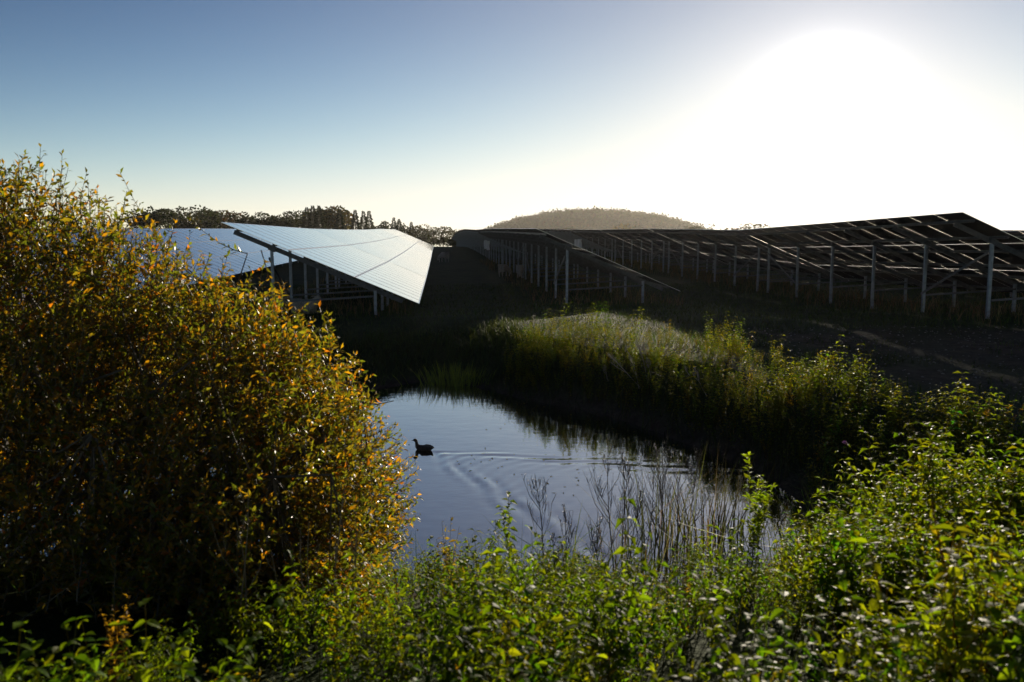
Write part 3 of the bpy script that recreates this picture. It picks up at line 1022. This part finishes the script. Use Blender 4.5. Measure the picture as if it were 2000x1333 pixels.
def fill(name, label, cond, box, n, variants, s0, s1, tint_k=(.75, 1.25, .18), patch=None, mat_=None, cat='undergrowth'):
    x = rng.uniform(box[0], box[1], n); y = rng.uniform(box[2], box[3], n)
    d = shore_dist(x, y)
    ok = cond(x, y, d)
    if patch:
        ok &= noise(x, y, patch[0], patch[1]) > patch[2]
    x, y, d = x[ok], y[ok], d[ok]
    if not len(x):
        return
    sc = rng.uniform(s0, s1, len(x)) * (0.85 + 0.5 * noise(x, y, 0.42, 6) + 0.22 * noise(x, y, 0.2, 3))
    own = np.full(len(x), -1)
    for k, (cx, cy, cr, lift) in enumerate(CPOS):
        q = np.hypot(x - cx, y - cy) / cr
        sc *= 1 + lift * np.exp(-q * q)
        own[q < 1] = k
    hd = np.hypot(x, y)
    cx_ = campx(x, y)
    near_y = np.interp(cx_, [0, 300, 400, 600, 820, 900, 1000, 1150, 1260, 1330, 1390, 1480, 1550, 1620, 1750, 1900, 2000], [1160, 1180, 1140, 1085, 1045, 1038, 1045, 1056, 1075, 1040, 1012, 1058, 1035, 920, 825, 760, 735])
    far_y = np.interp(cx_, [985, 1050, 1150, 1250, 1350, 1450, 1600, 1700, 1800, 2000], [680, 640, 660, 668, 684, 704, 690, 718, 740, 738])
    top_y = np.where(hd < 6.2, near_y, far_y)
    zmax = EYE - np.tan(np.arctan((top_y - 666.5) / FPX) + PITCH) * hd * np.cos((cx_ - 1000) / FPX * .8)
    room = (zmax - height(x, y)) / 0.8
    sc = np.minimum(sc, room * np.where(rng.uniform(0, 1, len(x)) < .07, rng.uniform(1.0, 1.22, len(x)), rng.uniform(.62, 1.02, len(x))))
    sc = np.where((own >= 0) & (hd > 6.2), sc * rng.uniform(.95, 1.3, len(x)), sc)
    sc = np.where(hd < 2.6, np.minimum(sc, .62 + .3 * (hd - 1.75)), sc)
    sc = np.where(hd > 6.2, np.minimum(sc, (.26 + .2 * d) * rng.uniform(.75, 1.3, len(x)) / .8 + .1), sc)
    sc = np.clip(sc, np.where(hd > 6.2, np.where(rng.uniform(0, 1, len(x)) < .16 * (noise(x, y, .5, 8) > .1), rng.uniform(.5, .85, len(x)), rng.uniform(.2, .42, len(x))), .2), 1.35)
    tn = tints(len(x), *tint_k)
    g = Geo()
    for k in range(-1, len(CLUMPS)):
        m = own == k
        if m.any():
            P = np.stack([x[m], y[m], height(x[m], y[m]) - .02], 1)
            scatter(g if k < 0 else CGEO[k], variants, P, rng.uniform(0, 6.28, m.sum()), sc[m], tn[m], rng.normal(0, .13, (m.sum(), 2)))
    o = link(name, g.mesh(name, [mat_ or M_LEAF]))
    tag(o, label, cat, kind='stuff')

inview = lambda x, y: (np.abs(campx(x, y) - 1000) < 1120)
def bank_lim(x, y):      # outer edge of the bank plants
    return np.interp(campx(x, y), [950, 1050, 1250, 1450, 1600, 1800, 2000, 2200], [14.6, 15.4, 14.6, 13.0, 11.3, 9.3, 8.4, 8.0]) + .25 * noise(x, y, .8, 7)
# near bank
fill('nettle_bed_front', 'out of focus nettles along the very bottom of the picture', lambda x, y, d: (d > 0.1) & inview(x, y) & (np.hypot(x, y) > 2.05) & (np.hypot(x, y) < 3.1) & ((x > -1.2) | (np.hypot(x, y) < 3.6)), (-4.5, 7.5, 1.2, 7), 4300, NVN, 0.62, 0.92, patch=(.45, 4, -.12))
fill('nettle_bed', 'bed of green nettles filling the near bank at the bottom', lambda x, y, d: (d > 0.1) & inview(x, y) & (np.hypot(x, y) >= 3.1) & (np.hypot(x, y) < 6.6) & ((x > -1.2) | (np.hypot(x, y) < 3.6)), (-4.5, 7.5, 1.2, 7), 4300, NV, 0.62, 0.92, patch=(.45, 4, -.12))
fill('mugwort_bed', 'feathery bright green weeds among the near nettles', lambda x, y, d: (d > 0.05) & inview(x, y) & (np.hypot(x, y) > 1.8) & (np.hypot(x, y) < 6.6) & ((x > -1.2) | (np.hypot(x, y) < 3.4)), (-4.5, 7.5, 1.4, 7), 2400, BV, 0.66, 1.04, patch=(.5, 2, 0.0))
fill('yellowing_weeds', 'yellowing brownish weeds scattered through the near bank', lambda x, y, d: (d > 0.1) & inview(x, y) & (np.hypot(x, y) > 2.0) & (y < 7.5), (-3.0, 7.5, 1.8, 8), 330, YV, 0.7, 1.1, patch=(0.6, 5, 0.05))
# right bank and far bank
fill('bank_nettles', 'nettles and weeds crowding the banks right of the pond', lambda x, y, d: (d > 0.12) & inview(x, y) & (np.hypot(x, y) > 6.2) & (np.hypot(x, y) < bank_lim(x, y)) & (campx(x, y) > 985), (0.5, 10, 4, 16.5), 6200, NV_FAR, 0.55, 0.9, (.8, 1.3, .2))
fill('bank_weeds', 'fine weeds between the nettles on the right bank', lambda x, y, d: (d > 0.1) & inview(x, y) & (np.hypot(x, y) > 6.2) & (np.hypot(x, y) < bank_lim(x, y)) & (campx(x, y) > 1000), (0.5, 10, 4, 15.5), 2200, BV, 0.55, 0.95, (.45, .85, .2), patch=(1.0, 3, -0.2))
fill('bank_dry_weeds', 'yellow-brown weeds on the right bank', lambda x, y, d: (d > 0.4) & inview(x, y) & (np.hypot(x, y) > 6.0) & (np.hypot(x, y) < bank_lim(x, y)) & (campx(x, y) > 1100), (0.5, 10, 4, 15.5), 520, YV, 0.55, 0.95, (.5, .9, .18), patch=(.8, 6, -.1))
for c_, g_ in zip(CLUMPS, CGEO):
    if g_.n:
        tag(link(c_[4], g_.mesh(c_[4], [M_LEAF])), c_[5], 'plant clump')

# ------------------------------------------------------------------ grass
def grass_fill(name, label, cond, box, n, L0, L1, W, col, lean=0.35, cat='grass'):
    x = rng.uniform(box[0], box[1], n); y = rng.uniform(box[2], box[3], n)
    d = shore_dist(x, y)
    ok = cond(x, y, d)
    x, y = x[ok], y[ok]
    m = len(x)
    b = np.stack([x, y, height(x, y) - .01], 1)
    dr = np.stack([rng.normal(0, lean, m), rng.normal(0, lean, m), np.ones(m)], 1)
    c = np.asarray(col)[None] * rng.uniform(.6, 1.4, (m, 1)) * (1 + rng.normal(0, .12, (m, 3)))
    g = Geo()
    g.blades(b, dr, rng.uniform(L0, L1, m) * (1 + .3 * noise(x, y, 1.5, 4)), W, np.clip(c, .003, 1))
    o = link(name, g.mesh(name, [M_GRASS]))
    tag(o, label, cat, kind='stuff')
bare = lambda x, y: (y > 8.5) & (y < 15) & (x > 6.0)
grass_fill('meadow_grass', 'short dark grass of the meadow between the panel rows', lambda x, y, d: (d > 0.8) & inview(x, y) & ~bare(x, y) & (np.hypot(x, y) > bank_lim(x, y) - 1.2), (-16, 22, 8, 34), 55000, 0.07, 0.2, 0.014, (0.035, 0.055, 0.014))
grass_fill('bank_top_tussocks', 'rough olive tussocks on the edge of the far bank', lambda x, y, d: (d > .9) & inview(x, y) & (noise(x, y, .35, 5) > .12) & (np.hypot(x, y) < 18), (-2.5, 7, 10.5, 18), 9000, 0.08, 0.2, 0.012, (0.026, 0.034, 0.011), .6)
grass_fill('bank_grass', 'long dark grass on the far left bank of the pond', lambda x, y, d: (d > 0.02) & (d < 2.6) & (x < 1.6) & (y > 9.5), (-6, 1.6, 9, 18), 13000, 0.15, 0.42, 0.012, (0.03, 0.045, 0.014))
grass_fill('waterside_grass', 'dark sedge and grass at the foot of the far bank', lambda x, y, d: (d > -0.1) & (d < 0.8) & (y > 7.6) & (x > 0.6), (0.5, 7, 6, 15), 7000, 0.2, 0.55, 0.011, (0.03, 0.04, 0.013), 0.3)
near_row = lambda x: np.abs(((x - X0 - 1.2 + 4.15) % PITCHX) - 4.15)
grass_fill('tall_pale_grass', 'tall pale seeding grass growing under the panel rows', lambda x, y, d: (near_row(x) < 2.3) & (d > 1.5) & inview(x, y) & (((x > 2) & (x < 10) & (y > 23.5)) | ((x < 0) & (y > 18.8)) | ((x > 10) & (y > 15.2))), (-8, 24, 14, 60), 24000, 0.25, 0.6, 0.011, (0.12, 0.095, 0.055), 0.22)
grass_fill('near_grass', 'grass blades among the plants on the near bank', lambda x, y, d: (d > 0.0) & (d < 1.6) & inview(x, y) & (y < 7), (-3.0, 5, 3.0, 7), 3500, 0.3, 0.75, 0.009, (0.07, 0.10, 0.02), 0.35)

grass_fill('track_weeds', 'sparse low weeds on the bare earth beside the right panels', lambda x, y, d: bare(x, y) & inview(x, y) & (noise(x, y, .6, 5) > .1), (5, 16, 8, 15.5), 7000, 0.04, 0.13, 0.013, (0.045, 0.055, 0.02), .6, 'weeds')
n = 1400
sx_, sy_ = rng.uniform(5.5, 16, n), rng.uniform(8.5, 15.5, n)
sz_ = height(sx_, sy_)
g = Geo()
OCT = np.array([(1, 0, 0), (-1, 0, 0), (0, 1, 0), (0, -1, 0), (0, 0, .7), (0, 0, -.7)], float)
OT = np.array([(0, 2, 4), (2, 1, 4), (1, 3, 4), (3, 0, 4), (2, 0, 5), (1, 2, 5), (3, 1, 5), (0, 3, 5)])
scatter(g, [(OCT * np.array([[1, .7, .8]]), OT, np.zeros((0, 4), int), np.tile([[.16, .15, .14]], (6, 1)))], np.stack([sx_, sy_, sz_ + .004], 1), rng.uniform(0, 6.28, n), rng.uniform(.008, .028, n), rng.uniform(.5, 1.6, (n, 1)) * np.ones((1, 3)))
tag(link('pebbles', g.mesh('pebbles', [M_STALK])), 'small pale stones strewn over the bare earth strip', 'stones', kind='stuff')

# ------------------------------------------------------------------ willow bush
def willow():
    r = np.random.default_rng(5)
    prof_r = [-6.5, -5.2, -4.2, -3.2, -2.82, -2.45, -1.92, -1.62, -1.38, -1.12, -0.97, -0.84, -0.76, -0.72]
    prof_z = [1.0, 2.9, 3.2, 3.02, 2.86, 2.62, 2.26, 2.12, 2.02, 1.72, 1.40, 1.12, 0.92, 0.75]
    D0, DW, ZC = 5.2, 1.5, 0.85
    n = 4000
    out = []
    while len(out) < n:
        rr = r.uniform(-5.2, -0.72)
        top = np.interp(rr, prof_r, prof_z)
        dd = r.uniform(-1, 1)
        zz = r.uniform(0.25, top)
        hz = (zz - ZC) / (top - ZC + 1e-3) if zz > ZC else (ZC - zz) / 0.8
        lim = 1 - dd * dd
        q = hz * hz
        rad = dd * dd + q
        if rad > 1 or rad < r.uniform(0.0, 0.75):
            continue
        if noise(rr * 1.0, zz + dd, .26, 3) < r.uniform(-.8, .25):
            continue
        if zz < ZC and (rr < -1.9) and r.uniform() < 0.85:
            continue
        out.append((rr, D0 + dd * DW * (0.75 if rr > -1.2 else 1.0), zz, dd, (zz - ZC)))
    for q in range(650):                 # low shoots at the back of the bush
        dd = r.uniform(.2, .95)
        out.append((r.uniform(-5.0, -1.15), D0 + dd * DW, r.uniform(.15, 1.2), dd, -.3))
    for q in range(430):                 # shoots that make the outline
        rr = r.uniform(-5.0, -0.74); top = np.interp(rr, prof_r, prof_z)
        out.append((rr, D0 + r.uniform(-.45, .45), top * r.uniform(.90, 1.0) + abs(r.normal(0, .09)), 0.0, 1.0))
    c, s = math.cos(YAW), math.sin(YAW)
    def wpos(rr, dd, zz):
        return np.array([rr * c + dd * s, -rr * s + dd * c, zz])
    base = wpos(-2.9, 5.5, 0)
    base[2] = float(height(base[0], base[1]))
    lv, br = Geo(), Geo()
    # main stems
    hubs = []
    for q in range(46):
        rr = r.uniform(-4.6, -1.0); dd = D0 + r.uniform(-1, 1)
        top = np.interp(rr, prof_r, prof_z)
        e = wpos(rr, dd, ZC + (top - ZC) * r.uniform(.25, .8))
        b = base + np.array([r.normal(0, .5), r.normal(0, .35), 0])
        b[2] = float(height(b[0], b[1])) - .05
        z = np.linspace(0, 1, 7)[:, None]
        P = b + (e - b) * z + np.array([0, 0, 1]) * (np.sin(z * np.pi) * .25) + r.normal(0, .03, (7, 3))
        br.tube(P, np.linspace(r.uniform(.014, .03), .006, 7), 5, (0.10, 0.085, 0.065))
        hubs += [P[3], P[4], P[5], P[6]]
    hubs = np.array(hubs)
    pal = np.array([(0.12, 0.125, 0.018), (0.09, 0.115, 0.018), (0.15, 0.125, 0.018), (0.22, 0.14, 0.014), (0.32, 0.17, 0.012), (0.34, 0.12, 0.012), (0.13, 0.10, 0.03), (0.06, 0.085, 0.018)])
    pw = np.array([.25, .23, .17, .115, .065, .03, .08, .06])
    for rr, dd, zz, dn, hz in out:
        tip = wpos(rr, dd, zz)
        nrm = np.array([0.35 + (0.9 if rr > -1.3 else 0), dn * .7, .95 if hz > -.1 else .25])
        nrm = np.array([nrm[0] * c + nrm[1] * s, -nrm[0] * s + nrm[1] * c, nrm[2]])
        dirn = nrm + r.normal(0, .35, 3)
        dirn /= np.linalg.norm(dirn)
        L = r.uniform(.35, .8)
        b = tip - dirn * L
        z = np.linspace(0, 1, 5)[:, None]
        P = b + (tip - b) * z + np.array([r.normal(0, .03), r.normal(0, .03), -.05]) * np.sin(z * np.pi)
        br.tube(P, np.linspace(.004, .0015, 5), 3, (0.11, 0.085, 0.045))
        if r.uniform() < .4:
            h = hubs[np.argmin(((hubs - b) ** 2).sum(1))]
            m = (h + b) / 2 + np.array([0, 0, -.06])
            br.tube([h, m, b], [.007, .0055, .004], 3, (0.10, 0.08, 0.055))
        k = int(r.uniform(18, 30))
        t = np.linspace(.08, 1.02, k)
        p = np.stack([np.interp(t, z[:, 0], P[:, a]) for a in range(3)], 1)
        az = np.arange(k) * 2.4 + r.uniform(0, 6)
        f = np.cross(dirn, [0, 0, 1.0]); f /= np.linalg.norm(f) + 1e-6
        g2 = np.cross(f, dirn)
        out_ = np.cos(az)[:, None] * f + np.sin(az)[:, None] * g2
        D = out_ * r.uniform(.5, 1.1, (k, 1)) + dirn * r.uniform(.5, 1.1, (k, 1)) + np.array([0, 0, -.12])
        sh = pw * (1 + np.array([.0, 0, 0, 1, 1, 1, 0, 0]) * r.uniform(-.9, 2.2)); sh /= sh.sum()
        C = pal[r.choice(len(pal), k, p=sh)] * r.uniform(.7, 1.25, (k, 1))
        LL = r.uniform(.032, .084, k) * (1.05 - .35 * t)
        lv.leaves(p, D, out_ * -.3 + dirn + r.normal(0, .5, (k, 3)), LL, LL * r.uniform(.34, .46, k), C, .14, .12)
    root = empty('willow_bush', tuple(base))
    for nm, g, m in (('foliage', lv, M_WILLOW), ('branches', br, M_STALK)):
        V, T, Qd, C = g.arrays()
        o = link(nm, make_mesh(nm, V - base, [T, Qd], C, False, [m]), root)
        tag(o, kind='stuff')
    tag(root, 'large willow bush turning orange and yellow at the left of the pond', 'bush')
willow()

# ------------------------------------------------------------------ single plants that stand out
def single(name, px, py_base, z, arr, mat_, label, cat, group=None, sc=1.0):
    p = at_z(px, py_base, z)
    return stand(name, p.x, p.y, arr, mat_, label, cat, group, sc)
def stand(name, x, y, arr, mat_, label, cat, group=None, sc=1.0, water=False):
    V, T, Qd, C = arr
    z = float(height(x, y))
    z = max(z, -0.3)
    o = link(name, make_mesh(name, V * sc, [T, Qd], C, False, [mat_]), None, (x, y, z - .02))
    tag(o, label, cat, group)
    return o
def stand_px(name, px, dist, top_py, maker, mat_, label, cat, group=None):
    """stands at a ground distance in a photo column, tall enough to reach a row"""
    p = at_d(px, 478, dist)
    z = max(float(height(p.x, p.y)), -0.3)
    zt = at_d(px, top_py, dist).z
    h = max(.2, zt - z + .02)
    return stand(name, p.x, p.y, maker(h), mat_, label, cat, group)

stand_px('tall_nettle', 990, 4.3, 962, lambda h: nettle(77, h, .052, (0.06, 0.12, 0.016), (0.10, 0.13, 0.02), 30, .6, 3), M_LEAF, 'single tall leafy nettle rising against the water', 'nettle')
stand_px('tall_nettle', 938, 4.7, 1040, lambda h: nettle(78, h, .06, nodes=13, side=2), M_LEAF, 'slim nettle left of the single tall nettle by the water', 'nettle')
stand_px('leafy_mugwort', 1490, 5.9, 895, lambda h: bushy(79, h, 420, .06, (0.07, 0.13, 0.016), (0.11, 0.14, .02), .18), M_LEAF, 'bright green leafy weed overhanging the right end of the pond', 'weed')
stand_px('dry_bushy_weed', 182, 3.3, 1150, lambda h: bushy(80, h, 260, .03, (0.22, 0.14, 0.05), (0.16, 0.10, 0.035), .08), M_LEAF, 'dry brown seeding weed before the dark foot of the willow', 'weed')
stand_px('young_willow', 868, 4.9, 1000, lambda h: bushy(81, h, 110, .05, (0.19, 0.13, 0.015), (0.12, 0.11, 0.02), .10), M_WILLOW, 'small yellow-leaved willow shoot against the water beside the big bush', 'willow shoot')
stand_px('dock_plant', 1078, 4.4, 1040, lambda h: dry_weed(82, h, (.05, 0), 9, (0.09, 0.04, 0.02), 7, .005), M_STALK, 'reddish brown dock stalk in the centre of the near bank', 'dock')
stand_px('dock_plant', 1615, 4.6, 1070, lambda h: dry_weed(83, h, (-.2, 0), 9, (0.10, 0.04, 0.02), 7, .005), M_STALK, 'rusty red dock stalks leaning on the right of the near bank', 'dock')
for px, d, top, lb in ((1668, 6.4, 872, 'thistle with a small pink flower nearest the pond end'), (1884, 6.2, 930, 'thistle with a pink flower furthest to the right'), (1806, 5.6, 962, 'lowest thistle with a pink flower on the right bank')):
    p = at_d(px, 478, d)
    z = float(height(p.x, p.y)); zt = at_d(px, top, d).z
    root = empty('thistle', (p.x, p.y, z))
    V, T, Qd, C = nettle(int(px), max(.3, zt - z), .08, (.07, .11, .03), (.09, .12, .04), 8, .3, 2)
    V[:, :2] *= .8
    link('stem', make_mesh('stem', V, [T, Qd], C, False, [M_LEAF]), root)
    k = 40
    dd = rng.normal(0, .5, (k, 3)) + np.array([[0, 0, 1]])
    g = Geo(); g.leaves(np.tile([[V[V[:, 2].argmax(), 0], V[V[:, 2].argmax(), 1], zt - z]], (k, 1)), dd, rng.normal(0, 1, (k, 3)), .026, .006, np.tile([[.42, .20, .42]], (k, 1)))
    link('flower', g.mesh('flower', [M_STALK]), root)
    tag(root, lb, 'thistle')

# dead stalks standing in front of the water
names = ['leftmost', 'second', 'third', 'fourth', 'fifth', 'sixth', 'seventh', 'eighth', 'ninth', 'tenth', 'eleventh', 'twelfth']
for q, (px, d, top, ln) in enumerate([(1072, 5.15, 925, -.1), (1100, 5.24, 985, .05), (1165, 5.34, 1000, .08), (1208, 5.70, 870, -.04), (1228, 5.70, 905, .02), (1248, 5.80, 890, -.1), (1272, 5.98, 930, .05), (1298, 5.89, 860, .02), (1318, 6.07, 870, -.08), (1333, 5.98, 900, .04), (1352, 6.26, 880, .1), (1240, 5.52, 960, .08)]):
    stand_px('dead_stalk', px, d, top, lambda h: dry_weed(200 + q, h, (ln, 0), 12, (0.13, 0.10, 0.07), 7, .0055), M_STALK, f'thin bare brown stalk before the water, {names[q]} of the dozen in front of the pond', 'stalk', 'dead stalks in front of the pond')
grass_fill('dry_stems', 'fine dry grass stems standing in the near shallows of the pond', lambda x, y, d: (d > -0.55) & (d < .35) & (campx(x, y) > 1180) & (campx(x, y) < 1420), (0.5, 4, 4, 7.5), 1300, 0.45, 1.05, 0.0042, (0.15, 0.125, 0.09), 0.14)
# rushes
def rushes(seed, n, L, spread, col, lean=.18, W=.008):
    r = np.random.default_rng(seed)
    g = Geo()
    b = np.stack([r.normal(0, spread, n), r.normal(0, spread * .6, n), np.zeros(n)], 1)
    d = np.stack([b[:, 0] / spread * lean * .8 + r.normal(0, lean * .5, n), r.normal(0, lean, n), np.ones(n)], 1)
    g.blades(b, d, L * r.uniform(.6, 1.1, n), W, np.array(col)[None] * r.uniform(.6, 1.4, (n, 1)), .06)
    return g.arrays()
stand_px('rush_clump', 1400, 6.7, 905, lambda h: rushes(1, 90, h * 1.05, .28, (0.04, 0.036, 0.02), .18, .013), M_GRASS, 'dark fan of rushes in the shallow right end of the pond', 'rushes')
stand_px('rush_clump', 1300, 6.2, 880, lambda h: rushes(2, 40, h, .12, (0.07, 0.09, 0.025), .1, .01), M_GRASS, 'greenish reed blades among the dead stalks before the water', 'rushes')
stand_px('rush_clump', 1462, 6.8, 950, lambda h: rushes(3, 40, h, .2, (0.06, 0.05, 0.03)), M_GRASS, 'sparse rushes at the right tip of the pond', 'rushes')
stand_px('grass_tuft', 885, 13.9, 724, lambda h: rushes(4, 260, max(h, .45), .3, (0.16, 0.20, 0.03), .25, .014), M_GRASS, 'bright sunlit grass tuft on the far shore of the pond', 'grass tuft')
stand_px('grass_tuft', 1130, 5.4, 1060, lambda h: rushes(5, 80, max(h, .4), .3, (0.11, 0.15, 0.03), .3, .012), M_GRASS, 'bright green grass blades on the near bank before the dead stalks', 'grass tuft')
# pale dead willowherb on the far bank
for q, (px, py, tx, ty) in enumerate([(1255, 795, 1145, 690), (1250, 795, 1215, 690), (1262, 790, 1232, 655), (1268, 790, 1262, 700), (1345, 800, 1310, 715), (1380, 825, 1330, 720), (1190, 780, 1165, 715), (1560, 790, 1530, 745)]):
    b = at_z(px, py, .08)
    dist = math.hypot(b.x, b.y)
    e = at_d(tx, ty, dist)
    h = e.z - .06
    ln = ((e.x - b.x) / h, (e.y - b.y) / h)
    z = float(height(b.x, b.y))
    stand('dead_willowherb', b.x, b.y, dry_weed(300 + q, h + .1 - z, ln, 10, (0.34, 0.30, 0.25), 5, .006), M_STALK,
          f'pale leaning dead weed on the far bank, {names[q]} of eight from the willow side' if q else 'pale dead weed leaning furthest left on the far bank', 'dead weed', 'dead weeds on the far bank')
# dry canes in front of the willow
for q, (px, d, top, ln) in enumerate([(440, 3.9, 960, .04), (452, 4.0, 1010, -.05), (515, 3.8, 1075, .0), (560, 3.9, 1030, .06), (590, 3.7, 1020, .0), (635, 3.9, 960, .05), (645, 4.0, 985, -.04), (660, 3.8, 1000, .05)]):
    stand_px('dry_cane', px, d, top, lambda h: dry_weed(400 + q, h, (ln, 0), 2, (0.23, 0.17, 0.10), 2, .005), M_STALK, f'upright dry cane before the willow, {names[q]} of eight from the left', 'cane', 'dry canes before the willow')

# ------------------------------------------------------------------ floating bits
n = 260
fx = rng.uniform(SHORE[:, 0].min(), SHORE[:, 0].max(), n * 6); fy = rng.uniform(SHORE[:, 1].min(), SHORE[:, 1].max(), n * 6)
ok = (shore_dist(fx, fy) < -.15) & ((noise(fx, fy, 1.2, 4) > .25) | (rng.uniform(0, 1, n * 6) < .08))
fx, fy = fx[ok][:n], fy[ok][:n]
g = Geo()
m = len(fx); a = rng.uniform(0, 6.28, m)
g.leaves(np.stack([fx, fy, np.full(m, .004)], 1), np.stack([np.cos(a), np.sin(a), np.zeros(m)], 1), np.tile([[0, 0, 1.0]], (m, 1)), rng.uniform(.02, .06, m), rng.uniform(.01, .025, m), np.array([[.16, .13, .07]]) * rng.uniform(.4, 1.3, (m, 1)), .02, 0.0)
tag(link('floating_leaves', g.mesh('floating_leaves', [M_LEAF])), 'small fallen leaves and bits floating on the pond', 'leaves', kind='stuff')

# ------------------------------------------------------------------ duck
M_DUCK = simple('duck_feather', (0.085, 0.062, 0.044), 0.7, 0, 0.5, 30, 0.3)
M_BILL = simple('duck_bill', (0.10, 0.085, 0.03), 0.5)
hd = -(W_A.normalized() + W_B.normalized() * .3)
root = empty('duck', (DUCK.x, DUCK.y, 0), math.atan2(hd.y, hd.x))
root.scale = (0.66, 0.66, 0.62)
root.location.z = -0.008
path = [(-.235, 0, .085), (-.20, 0, .075), (-.15, 0, .06), (-.08, 0, .045), (.0, 0, .04), (.07, 0, .045), (.115, 0, .075), (.13, 0, .115), (.135, 0, .15), (.145, 0, .178), (.165, 0, .19), (.185, 0, .186), (.198, 0, .18)]
w = [.012, .04, .066, .085, .09, .075, .048, .03, .026, .030, .033, .025, .010]
h = [.008, .022, .045, .062, .066, .062, .045, .03, .027, .030, .031, .024, .010]
V, T, Qd = loft(path, w, h, 14)
body = link('body', make_mesh('duck_body', V, [T, Qd], None, True, [M_DUCK]), root)
V, T, Qd = loft([(.190, 0, .180), (.205, 0, .175), (.225, 0, .170), (.243, 0, .167)], [.012, .012, .013, .008], [.011, .008, .005, .003], 8)
link('bill', make_mesh('bill', V, [T, Qd], None, True, [M_BILL]), root)
for sgn in (-1, 1):
    V, T, Qd = loft([(-.19, sgn * .045, .085), (-.12, sgn * .075, .075), (-.03, sgn * .088, .068), (.05, sgn * .07, .07)], [.008, .014, .016, .006], [.012, .034, .040, .012], 8)
    link('wing', make_mesh('wing', V, [T, Qd], None, True, [M_DUCK]), root)
tag(root, 'dark duck swimming to the left on the pond', 'duck')

# ------------------------------------------------------------------ sheep
def sheep(px, py, rz, label, graze=True, sc=1.0, lying=False):
    z0 = 0.7
    p = at_z(px, py, z0)
    for _ in range(5):
        z0 = float(height(p.x, p.y)); p = at_z(px, py, z0)
    root = empty('sheep', (p.x, p.y, z0), rz)
    root.scale = (sc, sc, sc)
    Vv = [(-.45, 0, .60), (-.2, 0, .62), (.12, 0, .61), (.38, 0, .62)]
    Rr = [(.20, .22), (.25, .27), (.25, .27), (.19, .22)]
    E = [(0, 1), (1, 2), (2, 3)]
    if graze:
        hd_ = [(.55, 0, .48, .12), (.66, 0, .30, .085), (.74, 0, .14, .055)]
    else:
        hd_ = [(.52, 0, .80, .12), (.60, 0, .95, .095), (.76, 0, .90, .055)]
    prev = 3
    for x, y, z, r_ in hd_:
        Vv.append((x, y, z)); Rr.append((r_, r_)); E.append((prev, len(Vv) - 1)); prev = len(Vv) - 1
    for hip, x in (() if lying else ((0, -.42), (3, .34))):
        for s_ in (-1, 1):
            a = len(Vv)
            bx_ = x - .03 if hip == 0 else x
            Vv += [(x, s_ * .13, .42), (bx_ - (.04 if hip == 0 else -.01), s_ * .13, .24), (bx_, s_ * .13, .02)]
            Rr += [(.085, .085), (.04, .04), (.032, .032)]
            E += [(hip, a), (a, a + 1), (a + 1, a + 2)]
    if lying:                              # legs folded under the fleece
        for s_ in (-1, 1):
            for hip, x in ((0, -.30), (3, .30)):
                a = len(Vv)
                Vv += [(x, s_ * .20, .44), (x + .16, s_ * .26, .42)]
                Rr += [(.09, .07), (.04, .04)]
                E += [(hip, a), (a, a + 1)]
        Vv = [(x, y, z - .36) for x, y, z in Vv]
        hd_ = [(x, y, z - .36, r_) for x, y, z, r_ in hd_]
    me = bpy.data.meshes.new('sheep_body')
    me.from_pydata(Vv, E, [])
    me.materials.append(M_WOOL)
    b = link('body', me, root)
    md = b.modifiers.new('skin', 'SKIN')
    for q, sv in enumerate(me.skin_vertices[0].data):
        sv.radius = Rr[q]
        sv.use_root = (q == 1)
    md.use_smooth_shade = True
    sb = b.modifiers.new('sub', 'SUBSURF')
    sb.levels = 1; sb.render_levels = 2
    hx_, _, hz_, hr = hd_[1]
    for s_ in (-1, 1):
        V, T, Qd = loft([(hx_ - .03, s_ * hr * .7, hz_ + .03), (hx_ - .05, s_ * (hr + .05), hz_ + .04), (hx_ - .06, s_ * (hr + .10), hz_ + .02)], [.02, .03, .008], [.012, .012, .005], 6)
        link('ear', make_mesh('ear', V, [T, Qd], None, True, [M_FACE]), root)
    dz = -.36 if lying else 0
    V, T, Qd = loft([(-.60, 0, .66 + dz), (-.66, 0, .60 + dz), (-.67, 0, .48 + dz)], [.04, .045, .02], [.04, .04, .02], 6)
    link('tail', make_mesh('tail', V, [T, Qd], None, True, [M_WOOL]), root)
    tag(root, label, 'sheep')
sheep(546, 606, R(70), 'sheep lying behind the first post of the left panel row', False, .85, True)
sheep(597, 613, R(-40), 'sheep lying half hidden by the willow under the left panels', False, .75, True)
sheep(986, 541, R(50), 'larger of two sheep grazing under the middle panel row', True, .72)
sheep(1015, 544, R(-95), 'sheep seen end on beside a post of the middle panel row', True, .72)
sheep(866, 513, R(130), 'lone sheep grazing in the grass aisle between the rows', True, .7)

# ------------------------------------------------------------------ haze
g = Geo(); g.box(-1560, 1560, -75, 2080, -5.5, 62)
m_, nt_, out_ = mat('haze_air')
pv_ = nt_.nodes.new('ShaderNodeVolumePrincipled')
pv_.inputs['Color'].default_value = (0.95, 0.91, 0.84, 1)
pv_.inputs['Density'].default_value = 0.00008
pv_.inputs['Anisotropy'].default_value = 0.55
nt_.links.new(pv_.outputs[0], out_.inputs['Volume'])
hz_o = link('haze', g.mesh('haze', [m_]))
tag(hz_o, 'thin morning haze over the fields', 'haze', kind='stuff')
